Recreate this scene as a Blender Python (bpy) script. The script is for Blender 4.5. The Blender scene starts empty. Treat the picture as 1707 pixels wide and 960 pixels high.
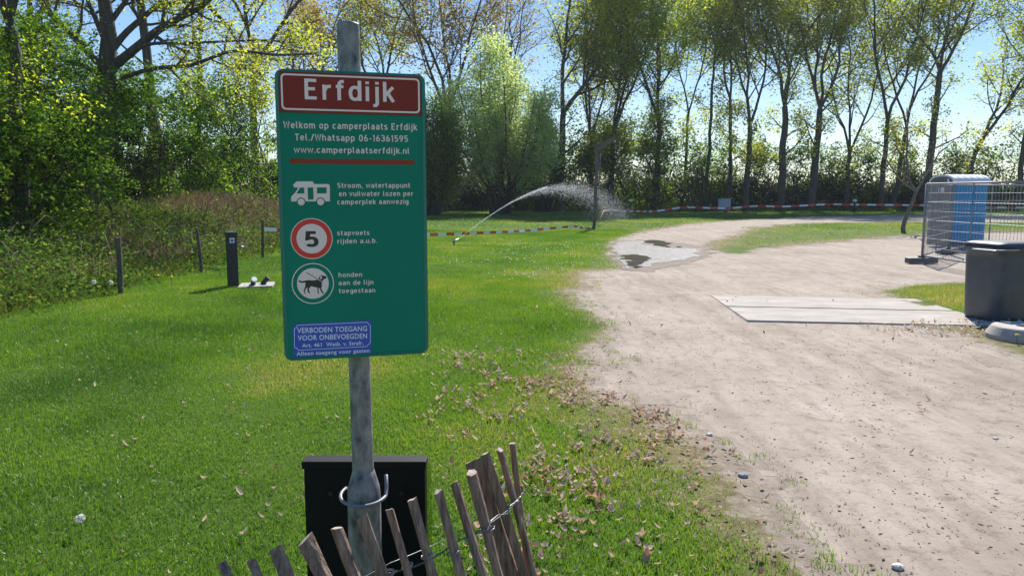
import bpy, bmesh, math, random
import numpy as np
from mathutils import Vector, Matrix
R = math.radians
SC = bpy.context.scene
COL = SC.collection
random.seed(5)
RNG = np.random.default_rng(11)

# ------------------------------------------------------------------ camera, sky, sun, exposure
F_PX, PW, PH = 1290.0, 1707.0, 960.0
PITCH = math.atan((480 - 322) / F_PX)
CAM_H = 1.6
SUN_AZ, SUN_EL = R(18), R(45)            # azimuth measured from +Y towards +X

cam = bpy.data.cameras.new('camera')
camo = bpy.data.objects.new('camera', cam)
COL.objects.link(camo)
cam.sensor_width = 36
cam.lens = 36 * F_PX / PW
cam.clip_start, cam.clip_end = 0.05, 3000
camo.location = (0, 0, CAM_H)
camo.rotation_euler = (R(90) - PITCH, 0, 0)
SC.camera = camo

W = bpy.data.worlds.new('World')
SC.world = W
W.use_nodes = True
nt = W.node_tree
bg = nt.nodes['Background']
sky = nt.nodes.new('ShaderNodeTexSky')
sky.sky_type = 'NISHITA'
sky.sun_disc = False
sky.sun_elevation = SUN_EL
sky.sun_rotation = SUN_AZ
sky.air_density = 1.0
sky.dust_density = 0.05
sky.ozone_density = 3.0
hs = nt.nodes.new('ShaderNodeHueSaturation')
hs.inputs['Saturation'].default_value = 1.5
hs.inputs['Hue'].default_value = 0.512
gm = nt.nodes.new('ShaderNodeGamma')
gm.inputs['Gamma'].default_value = 0.68
nt.links.new(sky.outputs[0], gm.inputs[0])
nt.links.new(gm.outputs[0], hs.inputs['Color'])
nt.links.new(hs.outputs[0], bg.inputs[0])
bg.inputs[1].default_value = 0.15

sun = bpy.data.lights.new('sun', 'SUN')
sun.energy = 5.0
sun.angle = R(0.5)
sun.color = (1.0, 0.95, 0.87)
suno = bpy.data.objects.new('sun', sun)
COL.objects.link(suno)
SDIR = Vector((math.sin(SUN_AZ) * math.cos(SUN_EL), math.cos(SUN_AZ) * math.cos(SUN_EL), math.sin(SUN_EL)))
suno.rotation_euler = SDIR.to_track_quat('Z', 'Y').to_euler()
suno.location = (10, 30, 40)

SC.view_settings.view_transform = 'Standard'
SC.view_settings.look = 'None'
SC.view_settings.exposure = 0.85
SC.view_settings.gamma = 1
SC.view_settings.use_curve_mapping = False
SC.render.engine = 'CYCLES'
SC.cycles.use_denoising = True
SC.cycles.max_bounces = 6
SC.cycles.diffuse_bounces = 3
SC.cycles.transmission_bounces = 4
SC.cycles.transparent_max_bounces = 6
SC.cycles.caustics_reflective = False
SC.cycles.caustics_refractive = False

# ------------------------------------------------------------------ pixel <-> world
CP, SP = math.cos(PITCH), math.sin(PITCH)
def ray(x, y):
    u = (x - 853.5) / F_PX; v = (480 - y) / F_PX
    return np.array([u, CP + v * SP, -SP + v * CP])
CAMV = np.array([0, 0, CAM_H])
def at(x, y, Y):
    r = ray(x, y); return CAMV + r * (Y / r[1])
def G(x, y):
    r = ray(x, y); return CAMV + r * (-CAM_H / r[2])
def XA(px, Y):
    return float(at(px, 335, Y)[0])

# ------------------------------------------------------------------ noise helpers
def _hash(ix, iy, s):
    h = (ix.astype(np.int64) * 374761393 + iy.astype(np.int64) * 668265263 + s * 69069) & 0x7fffffff
    h = ((h ^ (h >> 13)) * 1274126177) & 0x7fffffff
    return ((h ^ (h >> 16)) & 0xffff) / 65535.0
def vnoise(x, y, s=0):
    x = np.asarray(x, float); y = np.asarray(y, float)
    ix, iy = np.floor(x), np.floor(y)
    fx, fy = x - ix, y - iy
    fx = fx * fx * (3 - 2 * fx); fy = fy * fy * (3 - 2 * fy)
    a = _hash(ix, iy, s); b = _hash(ix + 1, iy, s); c = _hash(ix, iy + 1, s); d = _hash(ix + 1, iy + 1, s)
    return (a + (b - a) * fx) * (1 - fy) + (c + (d - c) * fx) * fy
def fbm(x, y, s=0, o=3):
    t = 0; a = 0.5
    for k in range(o):
        t = t + a * vnoise(x * 2 ** k + 13.7 * k, y * 2 ** k - 7.1 * k, s + k); a *= 0.5
    return t / (1 - 0.5 ** o)
def sstep(a, b, x):
    t = np.clip((x - a) / (b - a), 0, 1); return t * t * (3 - 2 * t)

# ------------------------------------------------------------------ the track outline (digitised on the ground plane)
_L = [(1358, 950), (1317, 903), (1265, 845), (1233, 793), (1187, 767), (1155, 726), (1119, 705), (1056, 679), (999, 653),
      (957, 627), (968, 611), (999, 603), (983, 580), (1022, 550), (978, 515), (952, 494), (980, 470), (990, 452), (1042, 446),
      (1030, 430), (1022, 408), (1036, 399), (1070, 389), (1120, 379), (1180, 371), (1250, 366), (1300, 363), (1400, 360),
      (1535, 358.5), (1707, 358.5), (1950, 358.5),
      (1950, 371), (1700, 371), (1535, 370), (1350, 372), (1290, 375), (1230, 386), (1190, 403), (1187, 411), (1204, 421),
      (1240, 424), (1270, 417), (1340, 408), (1400, 402), (1480, 396), (1535, 393), (1640, 388), (1950, 387),
      (1950, 466), (1615, 470), (1540, 474), (1490, 478), (1462, 486), (1475, 493), (1510, 502), (1530, 520), (1525, 541),
      (1560, 548), (1614, 562), (1660, 576), (1707, 590), (1950, 650)]
POLY = np.array([(1.33, -6)] + [tuple(G(*q)[:2]) for q in _L] + [(9.0, 1.0), (9.0, -6)])
def sdf(x, y, poly=POLY):
    """signed distance to the track outline: positive on the sand"""
    x = np.asarray(x, float).ravel(); y = np.asarray(y, float).ravel()
    d = np.full(x.shape, 1e9); ins = np.zeros(x.shape, bool)
    n = len(poly)
    for i in range(n):
        ax, ay = poly[i]; bx, by = poly[(i + 1) % n]
        ex, ey = bx - ax, by - ay
        t = np.clip(((x - ax) * ex + (y - ay) * ey) / (ex * ex + ey * ey + 1e-12), 0, 1)
        d = np.minimum(d, (x - ax - t * ex) ** 2 + (y - ay - t * ey) ** 2)
        if ay != by:
            c = ((ay > y) != (by > y)) & (x < (bx - ax) * (y - ay) / (by - ay) + ax)
            ins ^= c
    d = np.sqrt(d)
    return np.where(ins, d, -d)
def rough_sdf(x, y):
    s = sdf(x, y)
    x = np.asarray(x).ravel(); y = np.asarray(y).ravel()
    amp = np.clip(0.10 + y * 0.012, 0.1, 0.6)
    s = s + sstep(12, 22, y) * 1.1 * (fbm(x * 0.55, y * 0.35, 6) - 0.5)
    return s + amp * (fbm(x * 2.3, y * 2.3, 5) - 0.5) * 2 + 0.16 * (fbm(x * 7, y * 7, 9) - 0.5) * 2

def HT(x, y):
    """terrain height"""
    x = np.asarray(x, float); y = np.asarray(y, float)
    z = 0.05 * (fbm(x * 0.35, y * 0.35, 2) - 0.5) * sstep(3, 7, y)
    z = z + 0.55 * sstep(-7.2, -10.5, x + 0.5 * (vnoise(y * 0.5, x * 0, 3) - 0.5)) * sstep(3, 9, y) * (1 - 0.7 * sstep(44, 60, y))
    z = z + 0.75 * np.exp(-((x + 11.6) / 2.4) ** 2 - ((y - 29) / 7.5) ** 2)
    z = z + 0.10 * (fbm(x * 1.1, y * 1.1, 7) - 0.5) * sstep(-6.8, -8, x)
    return z
def hz(x, y): return float(HT(np.array([x]), np.array([y]))[0])

# ------------------------------------------------------------------ materials
def mat(name):
    m = bpy.data.materials.new(name); m.use_nodes = True
    n = m.node_tree; n.nodes.clear()
    o = n.nodes.new('ShaderNodeOutputMaterial')
    return m, n, o
def N(n, t, **kw):
    d = n.nodes.new('ShaderNode' + t)
    for k, v in kw.items():
        if k in d.inputs.keys(): d.inputs[k].default_value = v
        else: setattr(d, k, v)
    return d
def ramp(n, stops):
    r = n.nodes.new('ShaderNodeValToRGB')
    el = r.color_ramp.elements
    while len(el) < len(stops): el.new(0.5)
    for e, (p, c) in zip(el, stops):
        e.position = p; e.color = (*c, 1) if len(c) == 3 else c
    return r
def noise_ramp(n, scale, stops, detail=6, vec=None, rough=0.6):
    t = N(n, 'TexNoise', Scale=scale, Detail=detail, Roughness=rough)
    if vec is not None: n.links.new(vec, t.inputs['Vector'])
    r = ramp(n, stops); n.links.new(t.outputs['Fac'], r.inputs[0])
    return r, t
def surf(name, c1, c2, scale=8, rough=0.6, metal=0.0, bump=0.1, stretch=(1, 1, 1), bscale=None, spec=0.5, dist=0.01, rough2=None):
    m, n, o = mat(name)
    tc = N(n, 'TexCoord'); mp = N(n, 'Mapping'); mp.inputs['Scale'].default_value = stretch
    n.links.new(tc.outputs['Object'], mp.inputs[0])
    r, t = noise_ramp(n, scale, [(0.3, c1), (0.7, c2)], vec=mp.outputs[0])
    b = N(n, 'BsdfPrincipled', Roughness=rough, Metallic=metal)
    b.inputs['Specular IOR Level'].default_value = spec
    n.links.new(r.outputs[0], b.inputs['Base Color'])
    if rough2 is not None:
        mr = N(n, 'MapRange'); mr.inputs['To Min'].default_value = rough; mr.inputs['To Max'].default_value = rough2
        n.links.new(t.outputs['Fac'], mr.inputs[0]); n.links.new(mr.outputs[0], b.inputs['Roughness'])
    if bump:
        t2 = N(n, 'TexNoise', Scale=bscale or scale * 3, Detail=5); n.links.new(mp.outputs[0], t2.inputs['Vector'])
        bp = N(n, 'Bump', Strength=bump, Distance=dist)
        n.links.new(t2.outputs['Fac'], bp.inputs['Height']); n.links.new(bp.outputs[0], b.inputs['Normal'])
    n.links.new(b.outputs[0], o.inputs[0])
    return m
def leafmat(name, stops, transl=0.5, tboost=(1.25, 1.15, 0.7), gloss=0.05):
    m, n, o = mat(name)
    a = N(n, 'Attribute', attribute_name='var')
    r = ramp(n, stops); n.links.new(a.outputs['Fac'], r.inputs[0])
    d = N(n, 'BsdfDiffuse'); n.links.new(r.outputs[0], d.inputs[0])
    t = N(n, 'BsdfTranslucent')
    mx = N(n, 'MixRGB', blend_type='MULTIPLY'); mx.inputs[0].default_value = 1; mx.inputs[2].default_value = (*tboost, 1)
    n.links.new(r.outputs[0], mx.inputs[1]); n.links.new(mx.outputs[0], t.inputs[0])
    s = N(n, 'MixShader'); s.inputs[0].default_value = transl
    n.links.new(d.outputs[0], s.inputs[1]); n.links.new(t.outputs[0], s.inputs[2])
    g = N(n, 'BsdfGlossy', Roughness=0.45); s2 = N(n, 'MixShader'); s2.inputs[0].default_value = gloss
    n.links.new(s.outputs[0], s2.inputs[1]); n.links.new(g.outputs[0], s2.inputs[2])
    n.links.new(s2.outputs[0], o.inputs[0])
    return m
M = {}
M['leaf_oak'] = leafmat('leaf_oak', [(0, (0.20, 0.26, 0.03)), (0.5, (0.36, 0.42, 0.05)), (1, (0.56, 0.54, 0.09))], 0.72, (1.1, 1.08, 0.7), 0.02)
M['leaf_yellow'] = leafmat('leaf_yellow', [(0, (0.18, 0.27, 0.022)), (0.5, (0.36, 0.46, 0.04)), (1, (0.58, 0.60, 0.06))], 0.72, (1.1, 1.08, 0.7), 0.02)
M['leaf_bronze'] = leafmat('leaf_bronze', [(0, (0.19, 0.155, 0.05)), (0.6, (0.34, 0.28, 0.075)), (1, (0.46, 0.40, 0.10))], 0.65, (1.15, 1.05, 0.7), 0.02)
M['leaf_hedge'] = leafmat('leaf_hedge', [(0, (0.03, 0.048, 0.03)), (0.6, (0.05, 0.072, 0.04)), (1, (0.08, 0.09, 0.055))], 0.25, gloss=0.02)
M['leaf_thorn'] = leafmat('leaf_thorn', [(0, (0.022, 0.06, 0.010)), (0.5, (0.065, 0.145, 0.016)), (0.8, (0.13, 0.235, 0.026)), (1, (0.22, 0.34, 0.042))], 0.55, gloss=0.0)
M['leaf_bright'] = leafmat('leaf_bright', [(0, (0.06, 0.15, 0.015)), (0.6, (0.15, 0.28, 0.03)), (1, (0.30, 0.42, 0.06))], 0.62, gloss=0.0)
M['leaf_ivy'] = leafmat('leaf_ivy', [(0, (0.025, 0.05, 0.015)), (0.7, (0.06, 0.09, 0.02)), (1, (0.12, 0.14, 0.035))], 0.45, gloss=0.03)
M['leaf_willow'] = leafmat('leaf_willow', [(0, (0.36, 0.46, 0.16)), (0.6, (0.52, 0.62, 0.25)), (1, (0.68, 0.76, 0.36))], 0.72, (1.08, 1.1, 0.8), 0.05)
M['grass'] = leafmat('grass', [(0, (0.045, 0.12, 0.010)), (0.45, (0.105, 0.225, 0.016)), (0.8, (0.165, 0.275, 0.022)), (0.93, (0.23, 0.285, 0.04)), (1, (0.36, 0.32, 0.14))], 0.6, (1.2, 1.15, 0.6), 0.05)
M['rough_grass'] = leafmat('rough_grass', [(0, (0.05, 0.10, 0.012)), (0.5, (0.10, 0.165, 0.025)), (0.75, (0.18, 0.19, 0.05)), (1, (0.30, 0.23, 0.12))], 0.5, gloss=0.02)
M['dry_stalk'] = leafmat('dry_stalk', [(0, (0.07, 0.052, 0.038)), (0.5, (0.165, 0.125, 0.092)), (1, (0.36, 0.285, 0.215))], 0.3, gloss=0.0)
M['weed'] = leafmat('weed', [(0, (0.035, 0.08, 0.013)), (0.6, (0.08, 0.155, 0.028)), (1, (0.17, 0.25, 0.065))], 0.5, gloss=0.0)
M['dead_leaf'] = leafmat('dead_leaf', [(0, (0.16, 0.06, 0.03)), (0.16, (0.30, 0.17, 0.10)), (0.5, (0.50, 0.37, 0.28)), (1, (0.68, 0.55, 0.46))], 0.3, (1.05, 0.95, 0.8), 0.0)
M['bark'] = surf('bark', (0.035, 0.03, 0.027), (0.10, 0.088, 0.075), 3, 0.9, bump=0.6, stretch=(3, 3, 0.7), dist=0.03)
M['bark_light'] = surf('bark_light', (0.09, 0.08, 0.065), (0.2, 0.175, 0.145), 4, 0.9, bump=0.5, stretch=(3, 3, 0.8), dist=0.02)
M['twig'] = surf('twig', (0.03, 0.026, 0.022), (0.075, 0.064, 0.053), 4, 0.9, bump=0)
M['bramble'] = surf('bramble_stem', (0.07, 0.048, 0.036), (0.17, 0.125, 0.095), 4, 0.9, bump=0)
M['galv'] = surf('galvanised', (0.23, 0.25, 0.27), (0.46, 0.48, 0.50), 38, 0.42, 0.55, 0.08, dist=0.002, rough2=0.6)
M['galv_old'] = surf('galvanised_weathered', (0.06, 0.06, 0.06), (0.34, 0.33, 0.32), 34, 0.6, 0.3, 0.3, stretch=(1, 1, 0.55), dist=0.003)
M['galv_fence'] = surf('galvanised_fence', (0.15, 0.16, 0.175), (0.24, 0.25, 0.27), 12, 0.5, 0.3, 0)
M['galv_mesh'] = surf('galvanised_mesh', (0.27, 0.28, 0.30), (0.38, 0.39, 0.41), 12, 0.5, 0.2, 0)
M['picket'] = surf('split_chestnut', (0.10, 0.062, 0.047), (0.38, 0.265, 0.20), 7, 0.9, bump=0.9, stretch=(11, 11, 0.7), bscale=12, dist=0.006, spec=0.12)
M['endgrain'] = surf('end_grain', (0.26, 0.20, 0.15), (0.46, 0.38, 0.30), 60, 0.85, bump=0.3)
M['oldpost'] = surf('weathered_post', (0.05, 0.042, 0.03), (0.15, 0.12, 0.085), 6, 0.9, bump=0.6, stretch=(6, 6, 0.7), dist=0.01)
M['black_plastic'] = surf('black_plastic', (0.010, 0.011, 0.014), (0.018, 0.02, 0.024), 14, 0.45, bump=0.03)
M['black_board'] = surf('black_board', (0.004, 0.004, 0.005), (0.009, 0.009, 0.010), 5, 0.5, bump=0.03, stretch=(4, 4, 0.6), spec=0.2, rough2=0.7)
M['wire'] = surf('wire', (0.10, 0.11, 0.12), (0.42, 0.43, 0.45), 60, 0.35, 0.8, 0)
M['wire_dark'] = surf('wire_dark', (0.04, 0.045, 0.055), (0.12, 0.13, 0.15), 60, 0.4, 0.6, 0)
M['concrete'] = surf('concrete', (0.29, 0.262, 0.23), (0.39, 0.355, 0.315), 5, 0.85, bump=0.25, bscale=60, dist=0.004)
M['concrete_tile'] = surf('concrete_tile', (0.28, 0.265, 0.24), (0.37, 0.35, 0.32), 8, 0.85, bump=0.2, bscale=60, dist=0.004)
M['slab'] = surf('drive_slab', (0.27, 0.24, 0.208), (0.41, 0.372, 0.33), 1.6, 0.9, bump=0.3, stretch=(1, 2.2, 1), bscale=40, dist=0.006, spec=0.2)
M['white'] = surf('white_paint', (0.7, 0.7, 0.7), (0.82, 0.82, 0.8), 5, 0.5, bump=0)
M['tape_red'] = surf('tape_red', (0.60, 0.035, 0.015), (0.72, 0.07, 0.03), 5, 0.35, bump=0)
M['tape_white'] = surf('tape_white', (0.72, 0.70, 0.68), (0.82, 0.81, 0.80), 5, 0.35, bump=0)
M['bin_grey'] = surf('bin_grey', (0.052, 0.062, 0.072), (0.075, 0.086, 0.096), 9, 0.42, bump=0.06, bscale=120, dist=0.001)
M['bin_lid'] = surf('bin_lid', (0.022, 0.026, 0.032), (0.034, 0.038, 0.045), 9, 0.38, bump=0.05, bscale=120, dist=0.001)
M['bin_rim'] = surf('bin_rim', (0.075, 0.086, 0.097), (0.10, 0.112, 0.124), 9, 0.45, bump=0)
M['bin_mark'] = surf('bin_mark', (0.034, 0.04, 0.047), (0.05, 0.056, 0.064), 9, 0.5, bump=0)
M['toilet_grey'] = surf('toilet_grey', (0.16, 0.17, 0.19), (0.21, 0.22, 0.24), 4, 0.5, bump=0)
M['toilet_dark'] = surf('toilet_dark', (0.075, 0.08, 0.092), (0.105, 0.11, 0.122), 4, 0.5, bump=0)
M['toilet_blue'] = surf('toilet_blue', (0.02, 0.23, 0.46), (0.03, 0.29, 0.56), 3, 0.45, bump=0.05, spec=0.25)
M['toilet_roof'] = surf('toilet_roof', (0.66, 0.68, 0.70), (0.78, 0.79, 0.80), 4, 0.4, bump=0)
M['corten'] = surf('rusted_steel', (0.075, 0.058, 0.052), (0.17, 0.13, 0.11), 4, 0.8, bump=0.2, dist=0.01)
M['cabinet'] = surf('cabinet_paint', (0.30, 0.36, 0.43), (0.38, 0.43, 0.5), 2, 0.5, bump=0)
M['yellow'] = surf('dandelion_yellow', (0.75, 0.42, 0.01), (0.85, 0.55, 0.02), 40, 0.7, bump=0)
M['seed'] = leafmat('seed_head', [(0, (0.6, 0.6, 0.58)), (1, (0.8, 0.8, 0.78))], 0.5, (1, 1, 1))
M['stem'] = surf('stem_green', (0.07, 0.13, 0.03), (0.12, 0.18, 0.05), 20, 0.6, bump=0)
M['stone'] = surf('stone', (0.18, 0.19, 0.21), (0.36, 0.37, 0.40), 30, 0.8, bump=0.3)
M['stone_pale'] = surf('stone_pale', (0.42, 0.38, 0.34), (0.62, 0.58, 0.53), 30, 0.8, bump=0.3)
M['green'] = surf('sign_green', (0.0, 0.18, 0.112), (0.002, 0.205, 0.13), 3, 0.5, bump=0.02, bscale=900, dist=0.0005, spec=0.18)
M['green_edge'] = surf('sign_green_edge', (0.002, 0.14, 0.10), (0.004, 0.17, 0.12), 4, 0.4, bump=0)
M['maroon'] = surf('sign_maroon', (0.205, 0.026, 0.018), (0.235, 0.032, 0.022), 3, 0.5, bump=0.02, bscale=900, dist=0.0005, spec=0.18)
M['brown_bar'] = surf('sign_bar', (0.25, 0.034, 0.014), (0.28, 0.042, 0.018), 2, 0.4, bump=0, spec=0.2)
M['film'] = surf('sign_film_white', (0.78, 0.63, 0.58), (0.82, 0.67, 0.62), 3, 0.4, bump=0.02, bscale=900, dist=0.0005)
M['red'] = surf('sign_red', (0.62, 0.012, 0.006), (0.68, 0.018, 0.01), 3, 0.35, bump=0)
M['ink'] = surf('sign_ink', (0.008, 0.007, 0.008), (0.013, 0.012, 0.013), 3, 0.4, bump=0)
M['blue'] = surf('sticker_blue', (0.012, 0.07, 0.42), (0.02, 0.085, 0.48), 3, 0.3, bump=0)
M['sticker_ink'] = surf('sticker_white', (0.72, 0.74, 0.80), (0.78, 0.8, 0.85), 3, 0.4, bump=0)
M['acrylic'] = None
def acrylic():
    m, n, o = mat('acrylic')
    g = N(n, 'BsdfTransparent'); g.inputs[0].default_value = (0.80, 0.86, 0.62, 1)
    s = N(n, 'BsdfGlossy', Roughness=0.15); x = N(n, 'MixShader'); x.inputs[0].default_value = 0.12
    n.links.new(g.outputs[0], x.inputs[1]); n.links.new(s.outputs[0], x.inputs[2]); n.links.new(x.outputs[0], o.inputs[0])
    return m
M['acrylic'] = acrylic()
def droplets():
    m, n, o = mat('water_drops')
    b = N(n, 'BsdfTranslucent'); b.inputs[0].default_value = (0.85, 0.9, 1, 1)
    g = N(n, 'BsdfTransparent'); x = N(n, 'MixShader'); x.inputs[0].default_value = 0.16
    n.links.new(g.outputs[0], x.inputs[1]); n.links.new(b.outputs[0], x.inputs[2]); n.links.new(x.outputs[0], o.inputs[0])
    return m
M['drops'] = droplets()

def sand_nodes(n):
    """colour + height of the dry sandy track"""
    g = N(n, 'NewGeometry')
    pos = g.outputs['Position']
    big, _ = noise_ramp(n, 0.55, [(0.25, (0.245, 0.203, 0.165)), (0.5, (0.315, 0.267, 0.222)), (0.75, (0.36, 0.308, 0.262))], vec=pos, detail=4)
    mp = N(n, 'Mapping'); mp.inputs['Scale'].default_value = (3.2, 0.9, 1); mp.inputs['Rotation'].default_value = (0, 0, R(-12))
    n.links.new(pos, mp.inputs[0])
    st, _ = noise_ramp(n, 2.2, [(0.30, (0.80, 0.78, 0.76)), (0.5, (0.99, 0.99, 0.99)), (0.7, (1.08, 1.08, 1.08))], vec=mp.outputs[0], detail=8)
    m1 = N(n, 'MixRGB', blend_type='MULTIPLY'); m1.inputs[0].default_value = 1
    n.links.new(big.outputs[0], m1.inputs[1]); n.links.new(st.outputs[0], m1.inputs[2])
    gr, gt = noise_ramp(n, 38, [(0.33, (0.55, 0.50, 0.46)), (0.46, (1, 1, 1)), (0.66, (1.0, 1.0, 1.0)), (0.74, (1.25, 1.25, 1.25))], vec=pos, detail=8, rough=0.75)
    m2 = N(n, 'MixRGB', blend_type='MULTIPLY'); m2.inputs[0].default_value = 0.8
    n.links.new(m1.outputs[0], m2.inputs[1]); n.links.new(gr.outputs[0], m2.inputs[2])
    md, _ = noise_ramp(n, 7, [(0.34, (0.50, 0.45, 0.41)), (0.46, (0.95, 0.94, 0.93)), (0.75, (1.10, 1.10, 1.10))], vec=pos, detail=12, rough=0.78)
    m2b = N(n, 'MixRGB', blend_type='MULTIPLY'); m2b.inputs[0].default_value = 0.85
    n.links.new(m2.outputs[0], m2b.inputs[1]); n.links.new(md.outputs[0], m2b.inputs[2]); m2 = m2b
    mp2 = N(n, 'Mapping'); mp2.inputs['Scale'].default_value = (1.9, 0.10, 1); mp2.inputs['Rotation'].default_value = (0, 0, R(9)); n.links.new(pos, mp2.inputs[0])
    ln, _ = noise_ramp(n, 1.6, [(0.36, (0.86, 0.845, 0.83)), (0.5, (1.0, 1.0, 1.0)), (0.68, (1.07, 1.07, 1.07))], vec=mp2.outputs[0], detail=7, rough=0.65)
    m2c = N(n, 'MixRGB', blend_type='MULTIPLY'); m2c.inputs[0].default_value = 1
    n.links.new(m2.outputs[0], m2c.inputs[1]); n.links.new(ln.outputs[0], m2c.inputs[2]); m2 = m2c
    vo = N(n, 'TexVoronoi', Scale=26.0); n.links.new(pos, vo.inputs['Vector'])
    vr = ramp(n, [(0.05, (0.45, 0.38, 0.33)), (0.12, (1, 1, 1))]); n.links.new(vo.outputs['Distance'], vr.inputs[0])
    m3 = N(n, 'MixRGB', blend_type='MULTIPLY'); m3.inputs[0].default_value = 0.45
    n.links.new(m2.outputs[0], m3.inputs[1]); n.links.new(vr.outputs[0], m3.inputs[2])
    ht = N(n, 'TexNoise', Scale=14, Detail=10, Roughness=0.75); n.links.new(pos, ht.inputs['Vector'])
    return m3.outputs[0], ht.outputs['Fac'], pos
def sandmat():
    m, n, o = mat('track_sand')
    c, h, _ = sand_nodes(n)
    b = N(n, 'BsdfPrincipled', Roughness=0.95); b.inputs['Specular IOR Level'].default_value = 0.2
    bp = N(n, 'Bump', Strength=0.4, Distance=0.02)
    n.links.new(h, bp.inputs['Height']); n.links.new(bp.outputs[0], b.inputs['Normal'])
    n.links.new(c, b.inputs['Base Color']); n.links.new(b.outputs[0], o.inputs[0])
    return m
def groundmat():
    m, n, o = mat('ground_turf')
    c, h, pos = sand_nodes(n)
    a = N(n, 'Attribute', attribute_name='sd')
    dr = N(n, 'Attribute', attribute_name='dry')
    gcol, _ = noise_ramp(n, 1.4, [(0.3, (0.045, 0.085, 0.010)), (0.55, (0.075, 0.125, 0.014)), (0.8, (0.10, 0.15, 0.02))], vec=pos, detail=8, rough=0.7)
    fine, ft = noise_ramp(n, 30, [(0.3, (0.6, 0.6, 0.6)), (0.7, (1.3, 1.3, 1.2))], vec=pos, detail=6, rough=0.8)
    g2 = N(n, 'MixRGB', blend_type='MULTIPLY'); g2.inputs[0].default_value = 1
    n.links.new(gcol.outputs[0], g2.inputs[1]); n.links.new(fine.outputs[0], g2.inputs[2])
    dcol, _ = noise_ramp(n, 9, [(0.3, (0.12, 0.095, 0.05)), (0.7, (0.24, 0.20, 0.11))], vec=pos, detail=6)
    dn = N(n, 'TexNoise', Scale=2.2, Detail=6); n.links.new(pos, dn.inputs['Vector'])
    dm = N(n, 'Math', operation='ADD'); n.links.new(dr.outputs['Fac'], dm.inputs[0]); n.links.new(dn.outputs['Fac'], dm.inputs[1])
    dmr = N(n, 'MapRange'); dmr.inputs['From Min'].default_value = 0.75; dmr.inputs['From Max'].default_value = 1.15
    n.links.new(dm.outputs[0], dmr.inputs[0])
    g3 = N(n, 'MixRGB'); n.links.new(dmr.outputs[0], g3.inputs[0]); n.links.new(g2.outputs[0], g3.inputs[1]); n.links.new(dcol.outputs[0], g3.inputs[2])
    # ragged border
    nn = N(n, 'TexNoise', Scale=9, Detail=8, Roughness=0.7); n.links.new(pos, nn.inputs['Vector'])
    mr0 = N(n, 'MapRange'); mr0.inputs['To Min'].default_value = -0.35; mr0.inputs['To Max'].default_value = 0.35
    n.links.new(nn.outputs['Fac'], mr0.inputs[0])
    ad = N(n, 'Math', operation='ADD'); n.links.new(a.outputs['Fac'], ad.inputs[0]); n.links.new(mr0.outputs[0], ad.inputs[1])
    mr = N(n, 'MapRange'); mr.inputs['From Min'].default_value = -0.12; mr.inputs['From Max'].default_value = 0.08
    n.links.new(ad.outputs[0], mr.inputs[0])
    fin = N(n, 'MixRGB'); n.links.new(mr.outputs[0], fin.inputs[0]); n.links.new(g3.outputs[0], fin.inputs[1]); n.links.new(c, fin.inputs[2])
    b = N(n, 'BsdfPrincipled', Roughness=0.95); b.inputs['Specular IOR Level'].default_value = 0.15
    bp = N(n, 'Bump', Strength=0.7, Distance=0.04)
    n.links.new(h, bp.inputs['Height']); n.links.new(bp.outputs[0], b.inputs['Normal'])
    n.links.new(fin.outputs[0], b.inputs['Base Color']); n.links.new(b.outputs[0], o.inputs[0])
    return m
M['sand'] = sandmat()
M['ground'] = groundmat()
def watermat(name):
    """shallow rippled water broken by wet sand showing through"""
    m, n, o = mat(name)
    g = N(n, 'NewGeometry'); mp = N(n, 'Mapping'); mp.inputs['Scale'].default_value = (0.8, 2.2, 1)
    n.links.new(g.outputs['Position'], mp.inputs[0])
    b = N(n, 'BsdfPrincipled', Roughness=0.27); b.inputs['Base Color'].default_value = (0.28, 0.265, 0.265, 1); b.inputs['IOR'].default_value = 1.5
    t = N(n, 'TexNoise', Scale=5, Detail=3); n.links.new(g.outputs['Position'], t.inputs['Vector'])
    bp = N(n, 'Bump', Strength=0.8, Distance=0.05); n.links.new(t.outputs['Fac'], bp.inputs['Height']); n.links.new(bp.outputs[0], b.inputs['Normal'])
    w = N(n, 'BsdfPrincipled', Roughness=0.7); w.inputs['Base Color'].default_value = (0.15, 0.128, 0.108, 1); w.inputs['Specular IOR Level'].default_value = 0.15
    f, _ = noise_ramp(n, 2.6, [(0.40, (1, 1, 1)), (0.56, (0, 0, 0))], detail=8, vec=mp.outputs[0], rough=0.7)
    x = N(n, 'MixShader'); n.links.new(f.outputs[0], x.inputs[0]); n.links.new(b.outputs[0], x.inputs[1]); n.links.new(w.outputs[0], x.inputs[2])
    n.links.new(x.outputs[0], o.inputs[0])
    return m
M['puddle'] = watermat('puddle_water')
M['wet'] = surf('damp_sand', (0.16, 0.13, 0.105), (0.25, 0.21, 0.175), 3, 0.9, bump=0.3, stretch=(0.7, 1.6, 1), dist=0.02, spec=0.1)
M['mud'] = surf('wet_mud', (0.028, 0.024, 0.018), (0.05, 0.042, 0.032), 6, 0.9, bump=0.4, dist=0.02, spec=0.03)

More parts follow.
